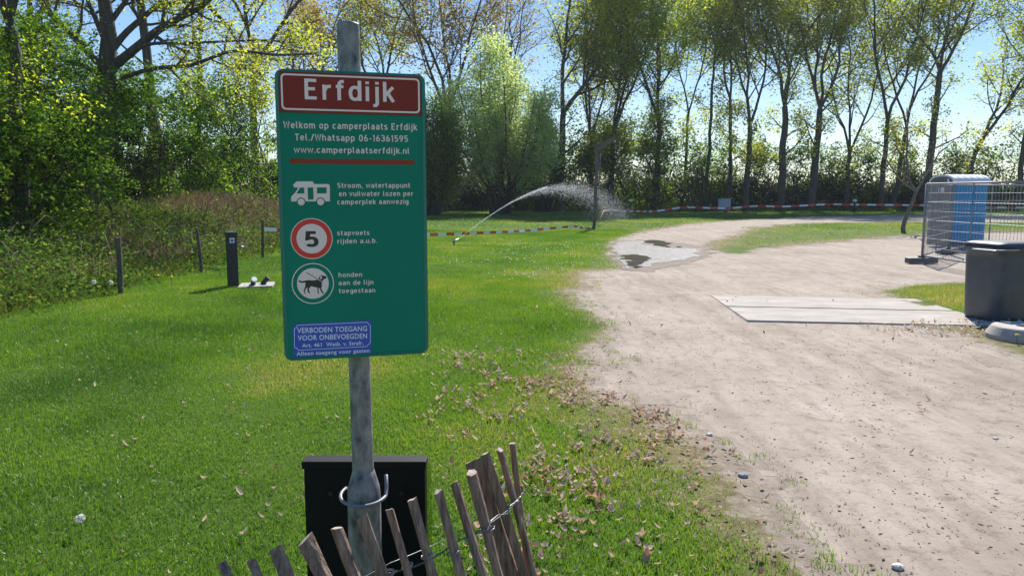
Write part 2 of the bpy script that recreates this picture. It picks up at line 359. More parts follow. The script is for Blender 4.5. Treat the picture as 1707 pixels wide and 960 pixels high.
# ------------------------------------------------------------------ object helpers
def tag(o, label=None, cat=None, group=None, kind=None):
    if label: o['label'] = label
    if cat: o['category'] = cat
    if group: o['group'] = group
    if kind: o['kind'] = kind
    return o
def thing(name, label, cat, loc=(0, 0, 0), rotz=0.0, group=None):
    o = bpy.data.objects.new(name, None); COL.objects.link(o)
    o.empty_display_size = 0.2
    o.location = [float(v) for v in loc]; o.rotation_euler = (0, 0, rotz)
    return tag(o, label, cat, group)
def link(name, me, parent=None, loc=None):
    o = bpy.data.objects.new(name, me); COL.objects.link(o)
    if parent is not None: o.parent = parent
    if loc is not None: o.location = [float(v) for v in loc]
    return o
def npmesh(name, verts, loops, k, mats, attr=None, midx=None, smooth=False, attrs=None):
    """verts (n,3); loops flat; k = verts per polygon (int)"""
    me = bpy.data.meshes.new(name)
    verts = np.ascontiguousarray(verts, dtype=np.float32); loops = np.ascontiguousarray(loops, dtype=np.int32).ravel()
    nf = len(loops) // k
    me.vertices.add(len(verts)); me.vertices.foreach_set('co', verts.ravel())
    me.loops.add(len(loops)); me.loops.foreach_set('vertex_index', loops)
    me.polygons.add(nf); me.polygons.foreach_set('loop_start', np.arange(0, nf * k, k, dtype=np.int32))
    for m_ in mats: me.materials.append(m_)
    if midx is not None: me.polygons.foreach_set('material_index', np.asarray(midx, np.int32))
    me.polygons.foreach_set('use_smooth', np.full(nf, smooth, bool))
    if attr is not None: attrs = {'var': attr}
    for nm, v in (attrs or {}).items():
        a = me.attributes.new(nm, 'FLOAT', 'POINT'); a.data.foreach_set('value', np.ascontiguousarray(v, np.float32))
    me.update(calc_edges=True)
    return me
class MB:
    """collects shapes into one mesh"""
    def __init__(s): s.v = []; s.f = []; s.m = []; s.sm = []
    def add(s, vs, fs, mi=0, smooth=False):
        b = len(s.v); s.v += [tuple(map(float, v)) for v in vs]
        s.f += [tuple(b + i for i in f) for f in fs]; s.m += [mi] * len(fs); s.sm += [smooth] * len(fs)
        return s
    def box(s, c, d, mi=0, rot=None, bev=0.0):
        x, y, z = d[0] / 2, d[1] / 2, d[2] / 2
        if bev > 0:
            bm = bmesh.new(); bmesh.ops.create_cube(bm, size=1)
            for v in bm.verts: v.co = Vector((v.co.x * d[0], v.co.y * d[1], v.co.z * d[2]))
            bmesh.ops.bevel(bm, geom=bm.edges[:], offset=bev, segments=2, affect='EDGES', profile=0.5)
            bm.verts.ensure_lookup_table()
            vs = [v.co.copy() for v in bm.verts]; fs = [[v.index for v in f.verts] for f in bm.faces]; bm.free()
        else:
            vs = [Vector((a, b, e)) for a in (-x, x) for b in (-y, y) for e in (-z, z)]
            fs = [(0, 1, 3, 2), (4, 6, 7, 5), (0, 4, 5, 1), (2, 3, 7, 6), (0, 2, 6, 4), (1, 5, 7, 3)]
        if rot is not None: vs = [rot @ v for v in vs]
        return s.add([v + Vector(c) for v in vs], fs, mi)
    def tube(s, pts, rad, k=8, mi=0, cap=True, smooth=True, capmi=None, squash=None):
        pts = [np.array(p, float) for p in pts]; n = len(pts)
        if not hasattr(rad, '__len__'): rad = [rad] * n
        t0 = pts[1] - pts[0]; t0 /= np.linalg.norm(t0) + 1e-12
        ref = np.array([1, 0, 0.]) if abs(t0[2]) > 0.8 else np.array([0, 0, 1.])
        vs = []
        for i in range(n):
            t = pts[min(i + 1, n - 1)] - pts[max(i - 1, 0)]; t /= np.linalg.norm(t) + 1e-12
            a = np.cross(t, ref)
            if np.linalg.norm(a) < 1e-3: a = np.cross(t, np.array([0.3, 1, 0.2]))
            a /= np.linalg.norm(a); b = np.cross(t, a)
            for j in range(k):
                an = 2 * math.pi * j / k
                q = 1.0 if squash is None else squash[j]
                vs.append(pts[i] + rad[i] * q * (a * math.cos(an) + b * math.sin(an)))
        fs = [(i * k + j, i * k + (j + 1) % k, (i + 1) * k + (j + 1) % k, (i + 1) * k + j) for i in range(n - 1) for j in range(k)]
        s.add(vs, fs, mi, smooth)
        if cap:
            b = len(s.v) - len(vs)
            s.f += [tuple(b + j for j in range(k))[::-1], tuple(b + (n - 1) * k + j for j in range(k))]
            s.m += [mi if capmi is None else capmi] * 2; s.sm += [False, False]
        return s
    def lathe(s, prof, k=24, mi=0, c=(0, 0, 0), smooth=True):
        """profile of (r,z)"""
        vs = [(c[0] + r * math.cos(2 * math.pi * j / k), c[1] + r * math.sin(2 * math.pi * j / k), c[2] + z) for r, z in prof for j in range(k)]
        n = len(prof)
        fs = [(i * k + j, i * k + (j + 1) % k, (i + 1) * k + (j + 1) % k, (i + 1) * k + j) for i in range(n - 1) for j in range(k)]
        return s.add(vs, fs, mi, smooth)
    def prism(s, outline, y0, y1, mi=0, axis='y'):
        """outline in (x,z), extruded along y"""
        n = len(outline)
        vs = [(x, y0, z) for x, z in outline] + [(x, y1, z) for x, z in outline]
        fs = [tuple(range(n)), tuple(range(2 * n - 1, n - 1, -1))] + [(i, i + n, (i + 1) % n + n, (i + 1) % n) for i in range(n)]
        return s.add(vs, fs, mi)
    def build(s, name, mats, parent=None, loc=None, fix=True):
        me = bpy.data.meshes.new(name)
        me.from_pydata(s.v, [], s.f)
        for m_ in (mats if isinstance(mats, (list, tuple)) else [mats]): me.materials.append(m_)
        me.polygons.foreach_set('material_index', s.m); me.polygons.foreach_set('use_smooth', s.sm)
        if fix:
            bm = bmesh.new(); bm.from_mesh(me); bmesh.ops.recalc_face_normals(bm, faces=bm.faces); bm.to_mesh(me); bm.free()
        me.update()
        return link(name, me, parent, loc)
def rrect(x0, x1, z0, z1, r, k=6):
    pts = []
    for cx, cz, a0 in ((x1 - r, z1 - r, 0), (x0 + r, z1 - r, 90), (x0 + r, z0 + r, 180), (x1 - r, z0 + r, 270)):
        for i in range(k + 1):
            a = R(a0 + 90 * i / k); pts.append((cx + r * math.cos(a), cz + r * math.sin(a)))
    return pts

# ------------------------------------------------------------------ SETTING: ground, track, puddle
def axis(parts):
    out = []
    for a, b, st in parts: out.append(np.arange(a, b - st * 0.5, st))
    return np.concatenate(out + [[parts[-1][1]]])
xs = np.concatenate([-np.geomspace(260, 13, 20)[:-1], axis([(-13, -9, 0.3), (-9, 9, 0.09), (9, 22, 0.2), (22, 60, 1.0)]), np.geomspace(60, 260, 12)[1:]])
ys = np.concatenate([axis([(-12, 1.5, 0.5), (1.5, 15, 0.09), (15, 34, 0.16), (34, 80, 0.4)]), np.geomspace(80, 420, 16)[1:]])
gx, gy = np.meshgrid(xs, ys)
gz = HT(gx, gy)
gsd = rough_sdf(gx, gy).reshape(gx.shape)
rut = 0.02 * (fbm(gx * 1.4, gy * 0.5, 21) - 0.5) + 0.006 * (fbm(gx * 3.5, gy * 2.0, 22) - 0.5) * (gy < 16)
gz = gz + np.where(gsd > 0, rut * sstep(0, 0.4, gsd) - 0.015 * sstep(-0.1, 0.25, gsd), 0.012 * (fbm(gx * 4, gy * 4, 23) - 0.5) * (gy < 16))
nxx, nyy = len(xs), len(ys)
V = np.stack([gx, gy, gz], -1).reshape(-1, 3)
idx = np.arange(nxx * nyy).reshape(nyy, nxx)
quads = np.stack([idx[:-1, :-1], idx[:-1, 1:], idx[1:, 1:], idx[1:, :-1]], -1).reshape(-1, 4)
def dryness(x, y):
    s = sdf(x, y); x = np.ravel(x); y = np.ravel(y)
    d = 0.55 * np.exp(-np.maximum(-s, 0) / 0.5)
    d += 0.5 * np.exp(-((x - 0.9) / 1.0) ** 2 - ((y - 15) / 3.5) ** 2)
    d += 0.36 * sstep(22, 24, y) * sstep(47, 44, y) * sstep(3.8, 4.6, x) * (0.55 + 0.9 * fbm(x * 0.5, y * 0.35, 73))
    d += 0.75 * sstep(10.2, 9.4, y) * sstep(8.0, 8.4, y) * sstep(4.2, 4.6, x)
    d += 0.35 * np.exp(-((x - 1.0) / 0.7) ** 2 - ((y - 5.5) / 2.5) ** 2)
    d += 0.55 * sstep(-6.8, -8, x)
    return d
dry = dryness(gx, gy)
gme = npmesh('ground', V, quads, 4, [M['ground']], smooth=True, attrs={'sd': gsd.ravel(), 'dry': dry})
tag(link('ground', gme), kind='structure')
fsd_v = gsd.ravel(); fsd = fsd_v[quads].min(1); fyy = V[quads][:, :, 1].mean(1)
keep = quads[(fsd > 0.14)]
used, inv = np.unique(keep, return_inverse=True)
TV = V[used].copy(); TV[:, 2] += 0.0008 + 0.0034 * sstep(0.2, 0.7, fsd_v[used])
tag(link('dirt_track', npmesh('dirt_track', TV, inv, 4, [M['sand']], smooth=True)), kind='structure')
def gz_at(x, y):
    """height of the built ground sheet (bilinear)"""
    x = np.asarray(x, float); y = np.asarray(y, float)
    i = np.clip(np.searchsorted(xs, x) - 1, 0, nxx - 2); j = np.clip(np.searchsorted(ys, y) - 1, 0, nyy - 2)
    u = (x - xs[i]) / (xs[i + 1] - xs[i]); v = (y - ys[j]) / (ys[j + 1] - ys[j])
    return (gz[j, i] * (1 - u) + gz[j, i + 1] * u) * (1 - v) + (gz[j + 1, i] * (1 - u) + gz[j + 1, i + 1] * u) * v

def sheet(name, poly_px, m, dz, step=0.07, amp=0.25):
    P = np.array([G(*q)[:2] for q in poly_px])
    x0, y0 = P.min(0) - 0.5; x1, y1 = P.max(0) + 0.5
    X, Y = np.meshgrid(np.arange(x0, x1, step), np.arange(y0, y1, step * 2))
    s = sdf(X, Y, P).reshape(X.shape) + amp * (fbm(X * 1.1, Y * 0.7, 31) - 0.5) * 2 + 0.3 * amp * (fbm(X * 5, Y * 3, 33) - 0.5) * 2
    Z = np.full(X.shape, 0.0)
    Z = gz_at(X, Y) + dz
    ii = np.arange(X.size).reshape(X.shape)
    q = np.stack([ii[:-1, :-1], ii[:-1, 1:], ii[1:, 1:], ii[1:, :-1]], -1).reshape(-1, 4)
    q = q[s.ravel()[q].min(1) > 0]
    u, inv = np.unique(q, return_inverse=True)
    vv = np.stack([X, Y, Z], -1).reshape(-1, 3)[u]
    return tag(link(name, npmesh(name, vv, inv, 4, [m], smooth=True)), kind='structure')
sheet('wet_sand', [(1016, 402), (1060, 398), (1110, 402), (1180, 412), (1200, 424), (1150, 440), (1095, 452), (1046, 450), (1028, 430), (1020, 414)], M['wet'], 0.009, amp=0.6)
sheet('puddle', [(1022, 404), (1060, 402), (1100, 410), (1165, 416), (1168, 428), (1120, 436), (1085, 446), (1050, 446), (1036, 430), (1026, 414)], M['puddle'], 0.014, amp=0.5)
sheet('wet_mud', [(1078, 409), (1088, 400), (1105, 402), (1128, 411), (1130, 415), (1108, 415)], M['mud'], 0.02, amp=0.5)
sheet('wet_mud', [(1038, 426), (1060, 425), (1084, 429), (1070, 436), (1076, 446), (1062, 448), (1054, 440)], M['mud'], 0.02, amp=0.5)

# ------------------------------------------------------------------ foliage engines
def quad_leaves(cent, size, rng, up=0.35, aspect=0.62, var=None, droop=None):
    """one 4-vert lozenge per centre"""
    n = len(cent)
    nrm = rng.normal(0, 1, (n, 3)); nrm[:, 2] += up * 2 * np.sign(nrm[:, 2])
    nrm /= np.linalg.norm(nrm, axis=1, keepdims=True)
    a = rng.normal(0, 1, (n, 3))
    if droop: a[:, 2] -= droop
    a -= nrm * (a * nrm).sum(1, keepdims=True); a /= np.linalg.norm(a, axis=1, keepdims=True) + 1e-9
    b = np.cross(nrm, a)
    s = (size * rng.uniform(0.5, 1.5, n))[:, None]
    v = np.stack([cent - a * s * .5, cent + b * s * .5 * aspect + a * s * 0.05, cent + a * s * .5, cent - b * s * .5 * aspect + a * s * 0.05], 1).reshape(-1, 3)
    if var is None: var = rng.uniform(0, 1, n)
    return v, np.arange(n * 4), np.repeat(var, 4)
class Foliage:
    def __init__(s): s.p = []; s.v = []
    def clump(s, c, n, sig, rng, base=None):
        c = np.asarray(c); m = len(c)
        P = np.repeat(c, n, 0) + rng.normal(0, 1, (m * n, 3)) * sig
        b = rng.uniform(0.1, 0.9, m) if base is None else base
        s.p.append(P); s.v.append(np.clip(np.repeat(b, n) + rng.normal(0, 0.18, m * n), 0, 1))
    def spray(s, c, n, sig, rng, centre):
        """leaves strung along short outward twigs: long clumps with gaps between"""
        c = np.asarray(c); m = len(c)
        ax = (c - centre) * np.array([1, 1, .5]); ax /= np.linalg.norm(ax, axis=1, keepdims=True) + 1e-9
        ax += rng.normal(0, .55, (m, 3)); ax /= np.linalg.norm(ax, axis=1, keepdims=True)
        L = sig * rng.uniform(1.2, 3.4, m)
        k = rng.integers(int(n * .5), int(n * 1.5) + 1, m); ii = np.repeat(np.arange(m), k); t = rng.uniform(-1, 1, len(ii))
        P = c[ii] + ax[ii] * (L[ii] * t)[:, None] + rng.normal(0, 1, (len(ii), 3)) * (sig * 0.42 * (1.2 - 0.7 * np.abs(t)))[:, None]
        P[:, 2] -= 0.25 * L[ii] * t * t
        s.p.append(P); s.v.append(np.clip(rng.beta(.9, 1.1, m)[ii] + rng.normal(0, 0.13, len(ii)), 0, 1))
    def build(s, name, m, size, rng, parent=None, loc=(0, 0, 0), zmin=None, **kw):
        P = np.concatenate(s.p); v = np.concatenate(s.v)
        if zmin is not None:
            k = P[:, 2] > zmin; P = P[k]; v = v[k]
        P = P - np.array(loc)
        vv, lo, va = quad_leaves(P, size, rng, var=v, **kw)
        return link(name, npmesh(name, vv, lo, 4, [m], attr=va), parent)
class Wood:
    def __init__(s): s.V = []; s.F = []; s.n = 0
    def tube(s, pts, rad, k):
        pts = np.asarray(pts, float); n = len(pts); rad = np.asarray(rad, float)
        t = np.gradient(pts, axis=0); t /= np.linalg.norm(t, axis=1, keepdims=True) + 1e-9
        ref = np.array([1., 0.07, 0]) if abs(t[0, 2]) > 0.75 else np.array([0.05, 0, 1.])
        a = np.cross(t, ref); a /= np.linalg.norm(a, axis=1, keepdims=True) + 1e-9
        b = np.cross(t, a)
        an = np.arange(k) * 2 * math.pi / k
        v = pts[:, None] + rad[:, None, None] * (a[:, None] * np.cos(an)[None, :, None] + b[:, None] * np.sin(an)[None, :, None])
        i = np.arange(n - 1)[:, None] * k; j = np.arange(k)[None]; j2 = (j + 1) % k
        f = np.stack([i + j, i + j2, i + k + j2, i + k + j], -1).reshape(-1, 4) + s.n
        s.V.append(v.reshape(-1, 3)); s.F.append(f); s.n += n * k
    def build(s, name, m, parent=None, loc=(0, 0, 0)):
        return link(name, npmesh(name, np.concatenate(s.V) - np.array(loc), np.concatenate(s.F), 4, [m], smooth=True), parent)
def nrm(v): return v / (np.linalg.norm(v) + 1e-12)
def branch(w, anch, rng, p, d, L, r, lvl, P):
    """recursive limb: P has per-level lists nch, ratio, ang, wob, trop; anchors at level >= leaf"""
    n = max(3, min(9, int(L / P['step']) + 1))
    pts = [np.array(p, float)]; d = nrm(np.array(d, float)); rad = [r]; ds = [d]
    tip = 0.35 if lvl < P['max'] else 0.3
    for i in range(n):
        d = nrm(d + rng.normal(0, P['wob'], 3) + np.array([0, 0, P['trop'][min(lvl, len(P['trop']) - 1)]]))
        pts.append(pts[-1] + d * L / n); rad.append(r * (1 - (1 - tip) * (i + 1) / n)); ds.append(d)
    k = 9 if r > 0.12 else (6 if r > 0.04 else (4 if r > 0.015 else 3))
    w.tube(pts, rad, k)
    if lvl >= P['leaf']:
        for i in range(1, n + 1):
            if rng.random() < P.get('leafp', 1.0): anch.append(pts[i])
    if lvl < P['max']: kids(w, anch, rng, pts, rad, ds, L, lvl, P)
def kids(w, anch, rng, pts, rad, ds, L, lvl, P, f0=None):
    nc = P['nch'][lvl]; n = len(pts) - 1
    az0 = rng.uniform(0, 6.28)
    for c in range(nc):
        f = (P['f0'][lvl] if f0 is None else f0) + (1 - (P['f0'][lvl] if f0 is None else f0)) * (c + rng.uniform(0.2, 1.0)) / nc
        f = min(f, 0.999); i = min(int(f * n), n - 1); u = f * n - i
        q = pts[i] * (1 - u) + pts[i + 1] * u; rr = rad[i] * (1 - u) + rad[i + 1] * u
        dd = ds[min(i + 1, n)]
        az = az0 + c * 2.4 + rng.uniform(-0.5, 0.5)
        ref = np.array([1., 0, 0]) if abs(dd[2]) > 0.8 else np.array([0, 0, 1.])
        a = nrm(np.cross(dd, ref)); b = np.cross(dd, a)
        an = R(P['ang'][lvl]) * rng.uniform(0.7, 1.3)
        nd = dd * math.cos(an) + (a * math.cos(az) + b * math.sin(az)) * math.sin(an)
        branch(w, anch, rng, q, nd, L * P['ratio'][lvl] * rng.uniform(0.65, 1.2) * (1.15 - 0.5 * f), max(rr * 0.6, 0.006), lvl + 1, P)
PT = dict(step=1.0, wob=0.13, trop=[0.03, 0.06, 0.06, 0.03], nch=[0, 8, 6, 4], ratio=[0, .46, .45, .45], ang=[0, 42, 48, 50], f0=[0, .15, .2, .2], max=4, leaf=3)

def tall_tree(name, label, px, Y, seed, fork=9.0, H=24, r=0.28, limbs=3, spread=16, lean=0.0, leaf='leaf_oak', nl=9, lsize=0.215, sig=0.36,
              thin=1.0, group='trees in the row behind the field', low=5, ivy=0, curve=0.0, cat='tree', leanY=0.0):
    rng = np.random.default_rng(seed); H = fork + (H - fork) * 0.84
    x = XA(px, Y); loc = np.array([x, Y, hz(x, Y)])
    t = thing(name, label, cat, loc, 0, group)
    w = Wood(); anch = []
    # trunk
    n = 8; pts = []; rad = []
    for i in range(n + 1):
        f = i / n
        pts.append(loc + np.array([lean * fork * f + curve * math.sin(f * math.pi) + rng.normal(0, 0.05) * (i > 0), leanY * fork * f + rng.normal(0, 0.04), fork * f - 0.25 * (i == 0)]))
        rad.append(r * (1.25 if i == 0 else 1) * (1 - 0.32 * f))
    w.tube(pts, rad, 10)
    ds = [nrm(pts[min(i + 1, n)] - pts[max(i - 1, 0)]) for i in range(n + 1)]
    az0 = rng.uniform(0, 6.28)
    for k in range(limbs):
        az = az0 + k * 6.283 / limbs + rng.uniform(-0.4, 0.4)
        an = R(spread * rng.uniform(0.6, 1.3)) if limbs > 1 else R(3)
        d = ds[-1] * math.cos(an) + np.array([math.cos(az), math.sin(az) * 0.8, 0]) * math.sin(an)
        branch(w, anch, rng, pts[-1], d, (H - fork) * rng.uniform(0.85, 1.05), rad[-1] * (0.85 if limbs > 1 else 1.0) / math.sqrt(max(1, limbs * 0.55)), 1, PT)
    PL = dict(PT, nch=[low, 3, 2, 2], ratio=[0.34, .5, .5, .5], ang=[52, 42, 42, 45], f0=[0.35, .2, .2, .2])
    if low: kids(w, anch, rng, pts, [q * 0.5 for q in rad], ds, fork, 0, PL)
    w.build('trunk', M['bark'], t, loc)
    A = np.array(anch)
    if thin < 1: A = A[rng.random(len(A)) < thin]
    fo = Foliage(); A = A[rng.random(len(A)) < 0.66]; fo.clump(A, max(3, int(nl * 0.95)), sig * 1.05, rng)
    fo.build('crown', M[leaf], lsize, rng, t, loc)
    if ivy:
        fi = Foliage(); zz = rng.uniform(0.5, ivy, 260); c = []
        for z in zz:
            f = min(z / fork, 1); i = min(int(f * n), n - 1); q = pts[i] + (pts[i + 1] - pts[i]) * (f * n - i)
            if z > fork: q = q + ds[-1] * (z - fork)
            c.append(q + np.append(rng.normal(0, 0.35, 2), 0))
        fi.clump(np.array(c), 18, 0.28, rng); fi.build('ivy', M['leaf_ivy'], 0.15, rng, t, loc)
    return t

def shrub(name, label, x, y, w, d, h, seed, leaf='leaf_thorn', nc=240, per=70, sig=0.22, lsize=0.075, zlow=0.1, group=None, cat='shrub', stems=7, shell=0.55, droop=None, aspect=0.62, topper=1.0):
    """bushy plant: curved stems with leaf clumps through an uneven volume"""
    rng = np.random.default_rng(seed)
    loc = np.array([x, y, hz(x, y)])
    t = thing(name, label, cat, loc, 0, group)
    # uneven lobes
    lob = []
    for k in range(10):
        a = rng.uniform(0, 6.28); q = rng.uniform(0.1, 0.75)
        lob.append((math.cos(a) * q * w / 2, math.sin(a) * q * d / 2, h * rng.uniform(0.28, 0.78), rng.uniform(0.30, 0.55) * min(w, d) / 2 + 0.10 * h, rng.uniform(0.16, 0.28) * h))
    cs = []
    while len(cs) < nc:
        l = lob[rng.integers(len(lob))]
        u = nrm(rng.normal(0, 1, 3)) * (rng.uniform(shell, 1.05) if rng.random() < 0.75 else rng.uniform(0, shell))
        q = np.array([l[0] + u[0] * l[3], l[1] + u[1] * l[3], l[2] + u[2] * l[4]])
        if rng.random() < 0.36: q[2] = zlow + (h * 0.45 - zlow) * rng.random() ** 1.4
        if q[2] > zlow and q[2] < h * 1.02: cs.append(q + loc)
    cs = np.array(cs)
    wd = Wood(); rngs = rng.permutation(nc)[:stems * 6]
    for i in range(stems):
        tgt = cs[rngs[i]]
        b = loc + np.array([rng.normal(0, 0.12 * w), rng.normal(0, 0.12 * d), -0.1])
        mid = (b + tgt) / 2 + np.append(rng.normal(0, 0.12 * w, 2), 0.15 * h)
        ps = [b, b * .5 + mid * .5 + rng.normal(0, .05, 3), mid, mid * .4 + tgt * .6 + rng.normal(0, .05, 3), tgt]
        r0 = 0.006 * h + 0.006
        wd.tube(ps, np.linspace(r0, r0 * 0.3, 5), 5)
        for j in range(5):
            tg2 = cs[rngs[stems + i * 5 + j]]; s0 = ps[2 + j % 2]
            wd.tube([s0, (s0 + tg2) / 2 + rng.normal(0, 0.1, 3), tg2], [r0 * 0.4, r0 * 0.28, r0 * 0.12], 4)
    wd.build('stems', M['twig'], t, loc)
    fo = Foliage(); fo.spray(cs, per, sig, rng, loc + np.array([0, 0, h * .45])); fo.build('foliage', M[leaf], lsize, rng, t, loc, zmin=loc[2] + 0.02, droop=droop, aspect=aspect)
    return t

# ------------------------------------------------------------------ camp sign on its post
def homography(src, dst):
    A = []; b = []
    for (x, y), (u, v) in zip(src, dst):
        A.append([x, y, 1, 0, 0, 0, -u * x, -u * y]); b.append(u)
        A.append([0, 0, 0, x, y, 1, -v * x, -v * y]); b.append(v)
    return np.append(np.linalg.solve(np.array(A), np.array(b)), 1).reshape(3, 3)
_TL, _TR, _BL, _BR = (454.5, 114.3), (708.5, 126), (477, 601.8), (714.5, 590.4)
pTL = at(*_TL, 2.05); pBL = at(*_BL, 2.05)
YR_ = []
for q, z in ((_TR, pTL[2]), (_BR, pBL[2])):
    r_ = ray(*q); YR_.append((CAMV + r_ * (z - CAM_H) / r_[2])[1])
YR = sum(YR_) / 2
XL = (pTL[0] + pBL[0]) / 2; XR = (at(*_TR, YR)[0] + at(*_BR, YR)[0]) / 2
PYAW = math.atan2(YR - 2.05, XR - XL)
PWD = math.hypot(XR - XL, YR - 2.05); PHT = pTL[2] - pBL[2]
PC = np.array([(XL + XR) / 2, (2.05 + YR) / 2, (pTL[2] + pBL[2]) / 2])
HM = homography([_TL, _TR, _BR, _BL], [(-PWD / 2, PHT / 2), (PWD / 2, PHT / 2), (PWD / 2, -PHT / 2), (-PWD / 2, -PHT / 2)])
def pp(x, y):
    q = HM @ np.array([x, y, 1.0]); return (q[0] / q[2], q[1] / q[2])
PXS = PHT / 487.0      # metres per photo pixel on the panel, vertical

def text_verts(body, bold=0.0, spacing=1.0):
    cu = bpy.data.curves.new('t', 'FONT'); cu.body = body; cu.size = 1; cu.offset = bold; cu.space_character = spacing
    cu.resolution_u = 3; cu.fill_mode = 'FRONT'
    o = bpy.data.objects.new('t', cu); COL.objects.link(o)
    dg = bpy.context.evaluated_depsgraph_get(); dg.update()
    me = bpy.data.meshes.new_from_object(o.evaluated_get(dg))
    vs = np.array([v.co[:] for v in me.vertices]); fs = [tuple(p.vertices) for p in me.polygons]
    bpy.data.objects.remove(o); bpy.data.curves.remove(cu); bpy.data.meshes.remove(me)
    return vs, fs
_ev, _ = text_verts('E'); CAPH = _ev[:, 1].max() - _ev[:, 1].min()
def _arc(cx, cy, rx, ry, a0, a1, n=12, p=2.4):
    o = []
    for k in range(n + 1):
        a = R(a0 + (a1 - a0) * k / n); c, q = math.cos(a), math.sin(a)
        o.append((cx + rx * math.copysign(abs(c) ** (2 / p), c), cy + ry * math.copysign(abs(q) ** (2 / p), q)))
    return o
def glyph(ch):
    """centre-line strokes of a plain road-sign alphabet: cap height 1, x-height 0.74"""
    b, X = .07, .67
    bowl = _arc(.27, .37, .20, .30, 0, 360, 24)
    arch = lambda x0, x1: [(x0, .40)] + _arc((x0 + x1) / 2, .42, (x1 - x0) / 2, .25, 180, 0, 10) + [(x1, 0)]
    g = {
        'E': ([[(.50, .93), (.07, .93), (.07, .07), (.50, .07)], [(.07, .52), (.44, .52)]], .56), 'T': ([[(0, .93), (.52, .93)], [(.26, .93), (.26, 0)]], .52),
        'W': ([[(.03, 1), (.20, .04), (.40, .92), (.60, .04), (.77, 1)]], .80), 'S': ([_arc(.27, .715, .20, .215, 35, 270, 12) + _arc(.27, .285, .20, .215, 90, -145, 12)], .54),
        'o': ([bowl], .54), 'c': ([_arc(.27, .37, .20, .30, 48, 312, 18)], .48), 'e': ([[(.07, .375), (.47, .375)], _arc(.27, .37, .20, .30, 0, 318, 20)], .54),
        'd': ([bowl, [(.47, 1), (.47, 0)]], .54), 'b': ([bowl, [(.07, 1), (.07, 0)]], .54), 'p': ([bowl, [(.07, .74), (.07, -.27)]], .54), 'q': ([bowl], .54),
        'g': ([bowl, [(.47, .74), (.47, -.06)] + _arc(.27, -.05, .20, .16, 0, -140, 8)], .54),
        'a': ([[(.10, .60), (.19, .665), (.30, .67), (.40, .62), (.45, .50), (.45, 0)], [(.45, .43), (.25, .42), (.12, .36), (.075, .22), (.12, .10), (.23, .065), (.35, .10), (.45, .22)]], .52),
        'r': ([[(.07, .74), (.07, 0)], [(.07, .42), (.14, .60), (.26, .67), (.36, .66)]], .36), 'n': ([[(.07, .74), (.07, 0)], arch(.07, .45)], .52), 'h': ([[(.07, 1), (.07, 0)], arch(.07, .45)], .52),
        'm': ([[(.07, .74), (.07, 0)], arch(.07, .41), arch(.41, .75)], .82), 'u': ([[(.45, .74), (.45, 0)], [(.07, .74)] + _arc(.26, .32, .19, .25, 180, 360, 10)], .52),
        'v': ([[(.03, .74), (.24, .03), (.45, .74)]], .48), 'w': ([[(.03, .74), (.19, .04), (.37, .68), (.55, .04), (.71, .74)]], .74), 'z': ([[(.04, .67), (.40, .67), (.05, .07), (.43, .07)]], .46),
        'k': ([[(.07, 1), (.07, 0)], [(.44, .74), (.10, .33)], [(.20, .44), (.46, 0)]], .48), 'l': ([[(.07, 1), (.07, .16), (.11, .08), (.20, .065)]], .24), 'i': ([[(.07, .74), (.07, 0)], [(.07, .98), (.07, .85)]], .14),
        'j': ([[(.16, .74), (.16, -.12), (.10, -.20), (-.02, -.21)], [(.16, .98), (.16, .85)]], .23), 'f': ([[(.36, .93), (.25, .93), (.17, .86), (.15, .74), (.15, 0)], [(.01, .68), (.34, .68)]], .37),
        't': ([[(.14, .95), (.14, .17), (.19, .08), (.34, .065)], [(.0, .68), (.33, .68)]], .36), 's': ([[(.38, .60), (.28, .67), (.16, .665), (.07, .60), (.07, .48), (.15, .40), (.30, .34), (.39, .25), (.38, .13), (.28, .07), (.15, .07), (.04, .15)]], .45),
        '0': ([_arc(.27, .5, .20, .43, 0, 360, 24)], .54), '1': ([[(.05, .80), (.22, .93), (.22, 0)]], .32), '6': ([_arc(.27, .31, .20, .24, 0, 360, 20), [(.08, .30), (.12, .60), (.22, .82), (.36, .96)]], .54),
        '9': ([_arc(.27, .69, .20, .24, 0, 360, 20), [(.46, .70), (.42, .40), (.32, .18), (.18, .04)]], .54), '3': ([_arc(.24, .72, .20, .21, 150, -80, 12), [(.18, .51), (.26, .51)], _arc(.24, .285, .22, .215, 85, -150, 12)], .52),
        '5': ([[(.44, .93), (.11, .93), (.09, .52)] + _arc(.25, .32, .21, .25, 128, -140, 14)], .52),
        '.': ([[(.07, .15), (.07, 0)]], .15), ',': ([[(.09, .14), (.03, -.12)]], .16), '/': ([[(.02, -.04), (.36, 1.0)]], .38), '-': ([[(.02, .40), (.30, .40)]], .32), ' ': ([], .24)}
    return g[ch]
